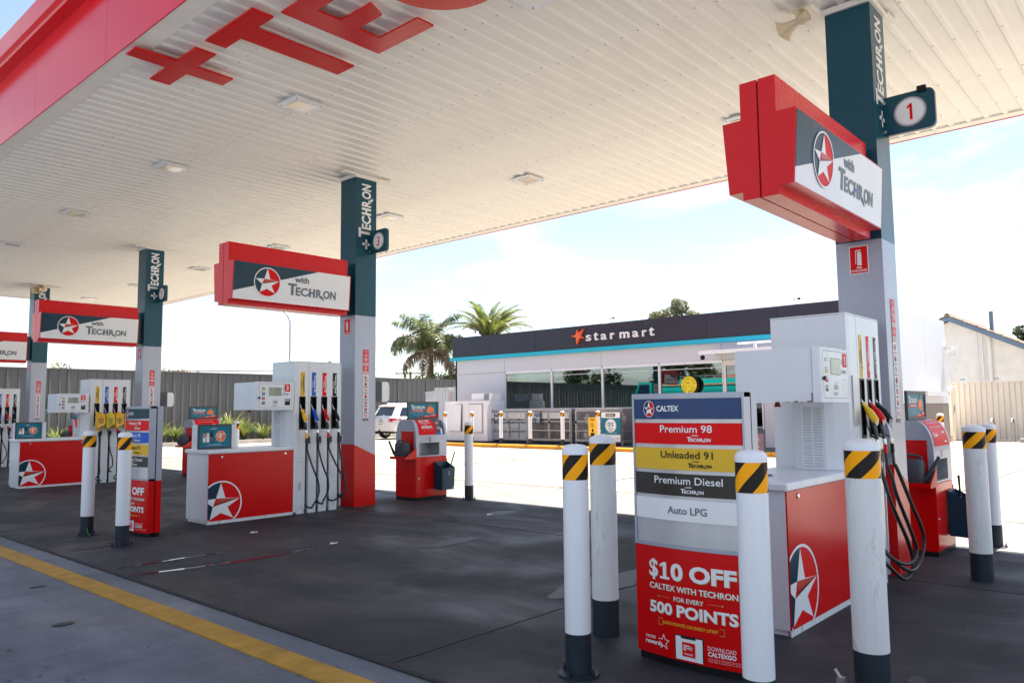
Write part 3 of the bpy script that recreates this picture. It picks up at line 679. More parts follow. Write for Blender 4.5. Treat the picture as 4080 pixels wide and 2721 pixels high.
def smooth_path(P, n=40):
    # catmull-rom
    P = [Vector(p) for p in P]; P = [P[0]*2-P[1]]+P+[P[-1]*2-P[-2]]; outp = []
    seg = len(P)-3
    for s_ in range(seg):
        p0, p1, p2, p3 = P[s_:s_+4]; m_ = max(3, n//seg)
        for k in range(m_):
            t_ = k/m_; outp.append(.5*((2*p1)+(-p0+p2)*t_+(2*p0-5*p1+4*p2-p3)*t_*t_+(-p0+3*p1-3*p2+p3)*t_**3))
    outp.append(P[-2]); return outp

def dispenser(i):
    Y0 = Y0S[i]; n = NUMS[i]
    lab = {'1': 'nearest white fuel dispenser with three nozzles and a big display head numbered 1', '3': 'white fuel dispenser numbered 3 with yellow, blue, red and black nozzles', '5': 'white fuel dispenser numbered 5 with yellow bags over its nozzles', '7': 'white fuel dispenser partly cut off by the left picture edge'}[n]
    t = thing('fuel_dispenser', lab, 'fuel pump', (6.77, Y0, 0), 0, 'fuel dispensers on the islands')
    D = .66
    # carcass behind the module plates
    MB().box(.0, .885, .06, D, .03, 2.383, 'white_panel').build('body', t)
    MB().box(.0, .054, 0, .06, .03, 2.385, 'white_panel').build('corner_post', t)
    MB().box(.02, .87, .08, D-.02, 0, .03, 'black').build('plinth', t)
    MB().box(.871, .886, 0, .06, .06, 2.384, 'white_panel').build('end_post', t)
    MB().box(-.001, .887, -.002, D+.002, 2.386, 2.398, 'old_white').build('top_cover', t)
    xs = [.055, .263, .464, .664]; wd = .204
    for k in range(4):
        x0 = xs[k]+.002; x1 = x0+wd-.004; s0, s1 = x0+.03, x0+.142
        col, name_, tcol, nzc = FUELS[k if i else (0, 0, 2, 3)[k]]
        blank = (i == 0 and k == 0)
        # island 1 has its three grades shifted
        b = MB(); b.box(x0, x1, 0, .06, 1.835, 2.384, 'white_panel'); 
        if blank: b.box(x0, x1, 0, .06, 1.2, 1.835, 'white_panel')
        else:
            b.box(x0, s0, 0, .06, 1.315, 1.835, 'white_panel').box(s1, x1, 0, .06, 1.315, 1.835, 'white_panel').box(x0, x1, 0, .06, 1.2, 1.315, 'white_panel')
        b.build('front_plate', t)
        if blank:
            MB().box(x0+.03, x1-.03, -.012, -.001, 1.43, 1.86, 'silver_light').build('blanking_plate', t)
        else:
            b = MB(); b.box(s0, s1, .058, .062, 1.315, 1.835, 'black').box(s0-.001, s0+.012, -.006, .06, 1.312, 1.838, 'black').box(s1-.012, s1+.001, -.006, .06, 1.312, 1.838, 'black')
            b.box(s0+.012, s1-.012, -.006, .06, 1.824, 1.838, 'black').box(s0+.012, s1-.012, -.006, .06, 1.312, 1.34, 'black')
            b.build('nozzle_boot', t)
            d = D2(); u0, u1 = s0+.018, s0+.018+.08
            d.rect(u0, 1.845, u1, 2.225, col, 1); st = d.build('grade_strip', t, (0, 0, 0), UX, UZ, .0015)
            d = D2(); tw = .3 if 'Diesel' in name_ else .26
            d.text(name_, 0, .022, tw, .036 if k != 3 else .034, tcol, 2, .02); d.techron(tw*.32, -.006, tw*.42, .02, tcol, 2)
            d.build('lettering', st, (u0+.02, 0, 2.17 if k < 3 else 2.19), (0, 0, -1), UX, .0015)
        # lower panel with the black hose channel beside it
        fx0, fx1 = x0+.0 if k else x0, x0+.15
        MB().box(fx0, fx1, 0, .06, .07, 1.197, 'white_panel').build('lower_panel', t)
        MB().box(fx0+.003, fx1-.003, .004, .06, 0, .067, 'old_white').build('kick_plate', t)
        MB().box(fx1, x0+wd-.004, .045, .061, 0, 1.198, 'black').build('hose_channel', t)
        MB().lathe([(.012, -.004), (.008, 0)], 'steel', 8, (fx0+.075, 0, .1), 'y').build('screw', t)
        if not blank:
            MB().box(fx1+.004, fx1+.05, -.02, .04, 1.10, 1.19, 'black').box(fx1+.046, fx1+.055, -.07, .0, 1.09, 1.195, 'steel').build('hose_bracket', t)
    d = D2(); d.rect(0, 0, .05, .13, 'silver_light', 1); d.frame(0, 0, .05, .13, .003, 'print_grey', 2)
    for k in range(8): d.rect(.008, .018+k*.012, .04, .021+k*.012, 'print_grey', 2)
    d.build('rating_plate', t, (.085, 0, .36), UX, UZ, .001)
    MB().box(.06, .88, -.0012, 0, .80, .803, 'print_grey').build('panel_seam', t)
    # end housing under the display with louvres
    MB().prism([(.0, .0), (-.10, .10), (-.14, .16), (-.14, .36), (-.10, .44), (0, .47)], 'z', 1.06, 1.63, 'white_panel', False).build('louvre_housing', t)
    for c in range(2):
        for r in range(22):
            yc = .185+c*.09; z = 1.09+r*.0235
            MB().add([(-.141, yc, z), (-.141, yc+.072, z), (-.149, yc+.066, z+.004), (-.149, yc+.006, z+.004), (-.141, yc, z+.013), (-.141, yc+.072, z+.013)], [(0, 1, 2, 3), (3, 2, 5, 4), (0, 3, 4), (1, 5, 2)], 'old_white').add([(-.1415, yc, z-.0015), (-.1415, yc+.072, z-.0015), (-.1415, yc+.072, z+.0015), (-.1415, yc, z+.0015)], [(0, 1, 2, 3)], 'print_grey').build('louvre', t)
    # display head
    hx_ = -.17 if i == 0 else 0
    hd = MB().box(-.70+hx_, -.075+hx_, -.02, .60, 1.63, 2.05, 'white_panel').build('display_head', t)
    MB().box(-.715+hx_, -.065+hx_, -.095, -.023, 1.628, 2.055, 'white_paint', .012).build('display_door', hd)
    d = D2(); Wd, Hh = .56, .37; g = 'print_grey'
    d.ring(.03, .03, .03, .03, .004, g, 1, 6, pi, 1.5*pi).ring(Wd-.03, .03, .03, .03, .004, g, 1, 6, 1.5*pi, 2*pi).ring(.03, Hh-.03, .03, .03, .004, g, 1, 6, pi/2, pi).ring(Wd-.03, Hh-.03, .03, .03, .004, g, 1, 6, 0, pi/2)
    d.rect(.03, 0, Wd-.03, .004, g).rect(.03, Hh-.004, Wd-.03, Hh, g).rect(0, .03, .004, Hh-.03, g).rect(Wd-.004, .03, Wd, Hh-.03, g)
    d.rect(.165, .185, .38, .315, 'print_grey', 1).rect(.17, .19, .375, .31, 'lcd', 2)
    amt = {'1': ('', ''), '3': ('36.49', '19.95'), '5': ('0.00', '0.00'), '7': ('0.00', '0.00')}[n]
    if amt[0]: d.text(amt[0], .25, .255, .11, .045, 'print_grey', 3).text(amt[1], .27, .2, .09, .04, 'print_grey', 3)
    d.rect(.435, .25, .53, .36, 'red_print', 1); (d.poly([(.458+p[0]*.045, .27+p[1]*.072) for p in ONE], 'print_white', 2) if n == '1' else d.text(n, .462, .27, .04, .072, 'print_white', 2, .02))
    d.text('$', .405, .265, .02, .045, g, 2); d.text('Litres', .4, .2, .1, .034, g, 2, .02, .2)
    d.rect(.235, .07, .315, .105, 'print_grey', 1).rect(.238, .073, .312, .102, 'lcd', 2); d.text('cents per litre', .235, .115, .085, .012, g, 2)
    d.ring(.225, .035, .013, .013, .003, g, 2, 14); d.text('QUANTITY', .245, .038, .075, .011, g, 2, .02).text('METER', .245, .024, .05, .011, g, 2, .02)
    for k, cc in enumerate(('yellow_band', 'blue' if i else 'yellow_band', 'red_print', 'print_black')):
        z = .285-k*.07; d.rect(.045, z, .10, z+.028, g, 1).rect(.048, z+.002, .097, z+.026, 'lcd', 2)
        if not (i == 0 and k == 0): d.rect(.045, z-.02, .10, z-.002, cc, 1)
    if i: d.rect(.44, .04, .53, .14, 'print_black', 1); [d.rect(.447+a*.022, .122-b2*.02, .463+a*.022, .134-b2*.02, 'silver_light', 2) for a in range(3) for b2 in range(2)]
    else: d.frame(.44, .03, .52, .15, .002, g, 1)
    d.build('display_print', hd, (-.67+hx_, -.095, 1.657), UX, UZ, .0012)
    MB().lathe([(.016, -.02), (.018, -.012), (.010, 0)], 'black', 12, (-.67+hx_, -.096, 1.81), 'y').build('lock', hd)
    MB().lathe([(.028, -.035), (.02, -.015), (.018, 0)], 'red_dark', 12, (-.60+hx_, .30, 1.63)).build('stop_button', hd)
    if i == 0:
        for k in range(9):
            a = random.random(); MB().box(-.7025+hx_, -.7005+hx_, -.02+a*.28-.01, -.02+a*.28+.008+.012*random.random(), 1.6305, 1.634+.008*random.random()**2, 'rust').build('rust_patch', hd)
        MB().box(-.7022+hx_, -.701+hx_, -.0195, -.012, 1.632, 1.70, 'rust').build('rust_patch', hd)
    # nozzles and hoses; a nozzle and its hose form one assembly under the dispenser
    sets = {'1': [1, 2, 3], '3': [0, 1, 2, 3], '5': [0, 1, 2, 3], '7': [0, 1, 2, 3]}[n]
    for k in sets:
        fu = k if i else {1: 0, 2: 2, 3: 3}[k]
        x = xs[k]+.002+.085; zs = 1.515
        nz = nozzle_parts(t, x, FUELS[fu][3], zs, 0, plain_handle=(i == 0 and k == 3))
        sx, sy, sz = x+.03, -.110, zs-.45
        if i == 0:
            # long loops hanging out over the lane
            Q = {3: [(7.57, 2.10, 1.02), (7.70, 2.03, .70), (7.88, 2.0, .454), (7.895, 2.0, .30), (7.70, 2.0, .17), (7.41, 2.0, .16), (7.33, 2.1, .25), (7.42, 2.28, .4)],
                 2: [(7.37, 2.09, .95), (7.42, 2.07, .79), (7.68, 2.03, .42), (7.74, 2.02, .265), (7.53, 2.03, .2), (7.25, 2.08, .27), (7.22, 2.26, .45)],
                 1: [(7.15, 2.10, .98), (7.20, 2.05, .73), (7.53, 2.03, .38), (7.64, 2.03, .17), (7.32, 2.02, .10), (7.05, 2.1, .28), (7.02, 2.27, .42)]}[k]
            P = [(sx, sy, sz)]+[(a_-6.77, b_-2.23, c_) for a_, b_, c_ in Q]
        else:
            bl = {0: (.20, .36, .085), 1: (.17, .40, .13), 2: (.29, .34, .16), 3: (.09, .34, .19)}[k]
            if i == 2: bl = {0: (.03, .3, .05), 1: (.10, .45, .25), 2: (.02, .3, .05), 3: (.02, .3, .1)}[k]
            bx = sx+bl[0]
            P = [(sx, sy, sz), (sx+.005, sy, sz-.08), (sx+bl[0]*.45, sy-.02, sz-.34), (bx-.01, sy-.03, bl[1]+.12), (bx, sy-.03, bl[1]-.06), (bx-.07, sy, bl[2]+.05), (x+.12, -.09, bl[2]), (x+.085, -.01, bl[2]+.03), (x+.078, .035, bl[2]+.13)]
        MB().tube(smooth_path(P, 44), .0138 if i else .017, 'rubber', 9).build('hose', nz if False else t)
        if i == 2:
            bag(t, x, zs, k)
    if i == 0:
        # LPG hose hanging on the far side
        MB().tube(smooth_path([(-.42, .72, 1.62), (-.43, .73, 1.5), (-.42, .72, 1.4)], 8), .022, 'rubber', 8).build('gas_hose_cover', t)
        MB().tube([(-.42, .72, 1.4), (-.415, .72, 1.33)], .022, 'steel', 8).build('gas_coupling', t)
        MB().tube([(-.415, .72, 1.33), (-.41, .72, 1.24)], .024, 'orange', 8).build('gas_sleeve', t)
        MB().tube(smooth_path([(-.41, .72, 1.24), (-.40, .72, 1.1), (-.38, .74, .9), (-.36, .78, .6)], 16), .016, 'rubber', 8).build('gas_hose', t)
    return t
mat('bag_yellow', srgb(236, 178, 30), .35, coat=.3, var=.06, vscale=9)
mat('bag_lime', srgb(214, 190, 34), .35, coat=.3, var=.06, vscale=9)
def bag(t, x, zs, k):
    bg_ = thing('hose_bag', 'yellow plastic bag printed SORRY over pump 5 nozzle, %s grade strip above it' % ('gold', 'blue', 'red', 'black')[k], 'bag', (6.77+x+.02, Y0S[2]-.03, zs-.21), 0, 'yellow bags on the pump 5 nozzles')
    m_ = 'bag_lime' if k == 1 else 'bag_yellow'
    prof = [(.0, .33), (.045, .31), (.095, .28), (.112, .2), (.115, .1), (.10, .03), (.06, -.01), (0, -.02), (-.055, -.075), (-.09, -.06), (-.10, .05), (-.085, .16), (-.095, .24), (-.075, .29), (-.03, .31)]
    b = MB(); n = len(prof); vs = []
    for r, yy_ in ((.75, -.06), (1, -.11), (1, -.18), (.8, -.215)):
        vs += [(p[0]*r, yy_+(.01*sin(9*p[1])), .13+(p[1]-.13)*r) for p in prof]
    fs = [(j_*n+a, j_*n+(a+1) % n, (j_+1)*n+(a+1) % n, (j_+1)*n+a) for j_ in range(3) for a in range(n)]
    b.add(vs, fs, m_, True)
    tr = tessellate_polygon([[Vector((p[0], p[1], 0)) for p in prof]])
    b.add(vs, [tuple(3*n+q for q in f) for f in tr]+[tuple(f) for f in tr], m_); b.build('bag_body', bg_)
    d = D2(); w_ = 'print_black'
    rows = (('SORRY', .13), ('THIS', .08), ('HOSE', .1), ('NOT', .07), ('IN USE', .11)) if k == 1 else (('SORRY', .13), ('HOSE', .1), ('NOT IN', .13), ('USE', .07))
    for q, (tx, ww) in enumerate(rows): d.text(tx, -ww/2, .16-q*.034, ww, .024, w_, 1, .03)
    if k != 1: d.disc(-.02, .225, .004, .003, w_, 1, 8).disc(.02, .225, .004, .003, w_, 1, 8).ring(0, .197, .026, .016, .004, w_, 1, 10, rad(25), rad(155))
    d.build('print', bg_, (0, -.217, .0), UX, UZ, .003)

def cabinet(i):
    Y0 = Y0S[i]; n = NUMS[i]
    t = thing('island_cabinet', ('low red and white cabinet, largest in view, behind the biggest bollard', 'low red and white cabinet under the display numbered 3, whole star circle showing', 'low red and white cabinet under the display numbered 5, at the left edge')[i], 'cabinet', (5.38, Y0, 0), 0, 'low cabinets on the islands')
    D = .66
    MB().box(0, 1.39, .012, D, .04, 1.005, 'white_panel').build('carcass', t)
    MB().box(.02, 1.385, .03, D-.02, 0, .04, 'old_white').build('base_frame', t)
    MB().box(-.0, 1.388, .001, .012, .0, .043, 'old_white').build('kick_strip', t)
    MB().box(-.035, 1.388, -.02, D+.02, 1.01, 1.058, 'white_paint', .012).build('top_slab', t)
    MB().box(.004, 1.386, .0, .012, .046, .998, 'red').build('door_panel', t)
    d = D2(); d.star(.205, .29, .302, 1, clip=(.004, .048, 1.38, .95)); d.build('star_print', t, (0, 0, 0), UX, UZ, .0007)
    for x in (.2, 1.24): MB().lathe([(.016, -.008), (.02, 0)], 'chrome', 12, (x, -.001, .955), 'y').build('lock', t)
    MB().box(-.002, 0, .05, D-.04, .06, .99, 'white_panel').build('end_panel', t)
    # card holder standing on the slab
    if i == 0:
        ch = thing('card_stand', 'small framed pink drink poster standing on the nearest cabinet', 'sign', (5.50, Y0+.42, 1.0585), rad(-8))
    else:
        ch = thing('card_stand', ('', 'larger teal poster of three bottles, on the cabinet in front of the middle pump', 'smaller teal poster of three bottles near the left picture edge')[i], 'sign', (5.36, Y0+.3, 1.0585), 0, 'teal $3.95 posters on the cabinets')
    Wd, Hh = (.40, .36) if i == 0 else (.525, .365)
    MB().box(0, .03, 0, .02, 0, Hh, 'charcoal').box(Wd-.03, Wd, 0, .02, 0, Hh, 'charcoal').box(.03, Wd-.03, 0, .02, Hh-.03, Hh, 'charcoal').box(.03, Wd-.03, 0, .02, 0, .03, 'charcoal').build('frame', ch)
    if i: MB().box(.03, Wd+.09, .022, .25, 0, Hh-.008, 'white_paint').build('back_box', ch)
    else: MB().box(.03, Wd-.03, .022, .03, 0, Hh-.008, 'charcoal').box(0, Wd, -.05, .08, 0, .012, 'charcoal').build('back_plate', ch)
    d = D2()
    if i == 0:
        d.rect(.03, .03, Wd-.03, Hh-.03, 'pink_print', 1); d.text('DREAM', .1, .27, .2, .03, 'print_white', 2); d.text('LEMON', .12, .22, .18, .022, 'print_white', 2)
        d.disc(.29, .1, .05, .05, 'print_white', 2).disc(.29, .1, .045, .045, 'red_print', 3); d.text('$5', .265, .075, .05, .05, 'print_white', 4, .03)
    else:
        d.rect(.03, .03, Wd-.03, Hh-.03, 'card_teal', 1)
        d.disc(.24, .315, .008, .008, 'orange', 2, 8); d.text('star mart', .2, .29, .085, .014, 'print_white', 2, .02)
        for k, (bx, cc) in enumerate(((.07, 'skin'), (.125, 'paper'), (.18, 'print_black'))):
            zb = .095+.003*k
            d.poly([(bx, zb), (bx+.048, zb), (bx+.05, zb+.1), (bx+.036, zb+.145), (bx+.014, zb+.145), (bx, zb+.1)], cc, 2); d.rect(bx+.011, zb+.145, bx+.038, zb+.165, 'print_black', 3)
            d.rect(bx+.006, zb+.015, bx+.042, zb+.075, 'print_white' if k < 2 else 'print_grey', 3)
        d.disc(.35, .185, .082, .082, 'print_white', 2, 28).disc(.35, .185, .078, .078, 'orange', 3, 28)
        d.text('$', .288, .175, .025, .045, 'print_white', 4, .03).text('3', .318, .155, .045, .08, 'print_white', 4, .05).text('.95', .366, .21, .045, .024, 'print_white', 4, .03).text('EACH', .33, .125, .045, .014, 'print_white', 4, .03)
        d.text('Hunt and Brew 400mL', .16, .06, .2, .013, 'print_white', 2, .01); d.text('Offer ends soon at participating stores', .12, .045, .28, .007, 'print_white', 2)
    d.build('print', ch, (0, 0, 0), UX, UZ, .0015)

def bollard(x, y, kind, lab, grp='striped bollards round the pump islands', z0=0, bolts=True, h=1.38, spin=0, wire=False):
    t = thing('bollard', lab, 'bollard', (x, y, z0), spin, grp)
    R = .079 if kind == 'round' else .094
    MB().lathe([(R, .0), (R, .25)], 'base_navy', 28).build('dark_foot', t)
    MB().lathe([(R+.0008, .25), (R+.0008, h-.215)], 'white_paint' if kind == 'round' else 'old_white', 28).build('shaft', t)
    MB().lathe([(R+.002, h-.215), (R+.002, h-.06)], 'hazard_tape', 32).build('hazard_band', t)
    if kind == 'round': prof = [(R+.003, h-.062), (R+.003, h-.035), (R-.004, h-.018), (R-.02, h-.006), (R*.4, h-.001), (.001, h)]
    else: prof = [(R+.003, h-.062), (R+.003, h-.028), (R-.002, h-.022), (R*.5, h-.003), (.001, h+.004)]
    MB().lathe(prof, 'white_paint', 28).build('cap', t)
    if bolts and kind == 'round':
        MB().lathe([(.125, 0), (.125, .012)], 'base_navy', 28).build('base_plate', t)
        for k in range(4):
            a = pi/4+k*pi/2; MB().lathe([(.012, .012), (.012, .026), (.006, .028), (.006, .05)], 'black', 6, (.105*cos(a), .105*sin(a), 0)).build('bolt', t)
    if wire:
        MB().tube(smooth_path([(-.085, -.02, .1), (-.09, -.03, .06), (-.10, -.05, .02), (-.115, -.07, .014)], 12), .004, 'green_print', 5).build('earth_wire', t)
    return t

def price_board(i):
    """fuel price and poster board at the end of an island: two bowed faces back to back"""
    Y0 = Y0S[i]; y1 = Y0+.60; Wd = .79; n = NUMS[i]
    if i == 1: y1 = Y0+.36
    t = thing('price_board', 'bowed price board with auto LPG row facing the camera, between near bollards' if i == 0 else 'bowed price board half hidden by two bollards left of pump 3', 'sign', (4.36, y1, 0), 0, 'price boards at the island ends')
    bul = .045
    def bow(u): return bul*(1-((u-Wd/2)/(Wd/2))**2)
    nu = 14
    def curved(z0, z1, off, thick, m, u0=0, u1=Wd):
        b = MB(); us = [u0+(u1-u0)*k/nu for k in range(nu+1)]
        poly = [(-bow(u)-off, -u) for u in us]+[(thick, -u) for u in reversed(us)]
        return b.prism(poly, 'z', z0, z1, m)
    curved(.05, .72, 0, .075, 'red').build('lower_shell', t)
    curved(0, .05, -.02, .06, 'black', .01, Wd-.01).build('plinth', t)
    curved(.722, .745, .002, .075, 'silver').build('divider_rail', t)
    curved(.745, 1.66, -.008, .075, 'silver_light', .01, Wd-.01).build('inner_panel', t)
    curved(1.66, 1.69, .003, .075, 'silver').build('top_rail', t)
    MB().box(-.004, .075, -.014, 0, .722, 1.688, 'silver').build('side_post', t)
    MB().box(-.012, .075, -Wd, -Wd+.014, .722, 1.688, 'silver').build('side_post', t)
    MB().box(.09, .165, -Wd, 0, .72, 1.688, 'silver').build('rear_shell', t)
    MB().box(.09, .165, -Wd, 0, .05, .718, 'red').build('rear_lower_shell', t)
    MB().box(.076, .09, -Wd+.02, -.02, 0, 1.67, 'black').build('middle_gap', t)
    MB().box(.09, .16, -Wd+.005, -.005, 0, .05, 'black').build('rear_plinth', t)
    def fn(off): return lambda u, v, e: (-bow(u)-off-e, -u, v)
    def band(z0, z1, m):
        return curved(z0, z1, .004, .0, m, .02, Wd-.02).build('price_panel', t)
    hs = {}
    b0 = band(1.527, 1.655, 'blue_band' if i == 0 else 'navy'); d = D2(); d.star(.15, 1.592, .042, 1, ry=.05); d.text('CALTEX', .209, 1.575, .165, .037, 'print_white', 2, .03)
    d.build('lettering', b0, None or (0, 0, 0), (0, -1, 0), UZ, .0016, fn=fn(.0045))
    rows = [('Premium 98', 'red_print', 'print_white'), ('Unleaded 91', 'yellow_band', 'print_black'), ('Premium Diesel', 'brown_black', 'print_white')] if i == 0 else [('Premium 98', 'red_print', 'print_white'), ('Premium 95', 'blue', 'print_white'), ('Unleaded 91', 'yellow_band', 'print_black'), ('Premium Diesel', 'brown_black', 'print_white')]
    hgt = [(1.37, 1.502), (1.21, 1.345), (1.05, 1.186), (.895, 1.028)]
    for q, (tx, m_, tc_) in enumerate(rows):
        z0, z1 = hgt[q]; bb = band(z0, z1, m_); d = D2(); wt = .36 if 'Diesel' not in tx else .47
        u = .233 if 'Diesel' not in tx else .179
        d.text(tx, u, z0+.072, wt, .046, tc_, 2, .008); ut = .428 if 'Diesel' not in tx else .373
        d.text('with', ut+.03, z0+.050, .045, .013, tc_, 2, .005); d.techron(ut, z0+.018, .155, .028, tc_, 2)
        d.build('lettering', bb, (0, 0, 0), (0, -1, 0), UZ, .0016, fn=fn(.0045))
    if i == 0:
        bb = band(.895, 1.028, 'print_white'); d = D2(); d.text('Auto LPG', .273, .938, .27, .046, 'print_grey', 2, .012)
        d.build('lettering', bb, (0, 0, 0), (0, -1, 0), UZ, .0016, fn=fn(.0045))
    # promotional poster on the red shell
    po = curved(.075, .70, .004, 0, 'red_print' if 0 else 'red', .02, Wd-.02).build('poster', t)
    d = D2(); g = 'gold'; w_ = 'print_white'
    def bt(tx, u, v, ww, hh, bold=.02):
        for q in (1, 2):
            if tx == '1':
                for m_, off, ly in ((g, .0035, 1), (w_, 0, 2)): d.poly([(u+off+p[0]*ww, v-off+p[1]*hh) for p in ONE]+[], m_, ly)
                d.rect(u+ww*.2, v, u+ww, v+hh*.14, w_, 2); return
        d.text(tx, u+.0035, v-.0035, ww, hh, g, 1, bold); d.text(tx, u-.0015, v+.0, ww, hh, g, 1, bold); d.text(tx, u, v, ww, hh, w_, 2, bold)
    bt('$', .119, .516, .068, .128); bt('1', .185, .528, .088, .104); bt('0', .283, .526, .086, .108, .035); bt('OFF', .414, .530, .298, .102, .04)
    bt('CALTEX WITH TECHRON', .119, .460, .598, .036, .015); bt('FOR EVERY', .30, .403, .202, .027, .005)
    d.rect(.185, .4165, .275, .4185, g, 2); d.rect(.53, .4165, .62, .4185, g, 2); d.poly([(.178, .4175), (.195, .426), (.190, .4175), (.195, .409)], g, 2); d.poly([(.632, .4175), (.615, .426), (.62, .4175), (.615, .409)], g, 2)
    bt('500', .117, .312, .17, .072, .035); bt('POINTS', .32, .309, .394, .074, .035)
    d.frame(.183, .241, .63, .284, .003, g, 2); d.text('EARN POINTS ON EVERY LITRE*', .215, .253, .378, .02, 'yellow_band', 2, .015)
    d.text('CALTEX', .077, .146, .08, .018, w_, 2, .02); d.text('rewards', .077, .112, .13, .028, w_, 2, .03)
    sp_ = [(.218+.042*(1 if k % 2 == 0 else .42)*sin(k*pi/5), .140+.048*(1 if k % 2 == 0 else .42)*cos(k*pi/5)) for k in range(10)]
    for k in range(10):
        if k in (6, 7): continue
        a, b_ = sp_[k], sp_[(k+1) % 10]; nx, ny = (b_[1]-a[1]), -(b_[0]-a[0]); l_ = hypot(nx, ny); nx *= .002/l_; ny *= .002/l_
        d.poly([(a[0]-nx, a[1]-ny), (b_[0]-nx, b_[1]-ny), (b_[0]+nx, b_[1]+ny), (a[0]+nx, a[1]+ny)], w_, 2)
    d.rect(.300, .062, .496, .207, 'print_black', 1); d.rect(.307, .062, .489, .200, w_, 2); d.rect(.345, .190, .445, .207, 'print_black', 3)
    d.rect(.353, .085, .440, .170, 'red_print', 3); d.text('go', .362, .120, .042, .036, w_, 4, .01); d.star(.414, .140, .013, 4); d.text('+rewards', .366, .096, .06, .014, w_, 4, .01)
    d.text('DOWNLOAD', .523, .148, .172, .025, w_, 2, -.005); d.text('CALTEXGO', .523, .115, .172, .027, w_, 2, .035)
    for k in range(3): d.text('Terms apply to reward points on the fuel purchase', .523, .1-k*.009, .25, .005, w_, 2)
    d.build('lettering', po, (0, 0, 0), (0, -1, 0), UZ, .0016, fn=fn(.0045))

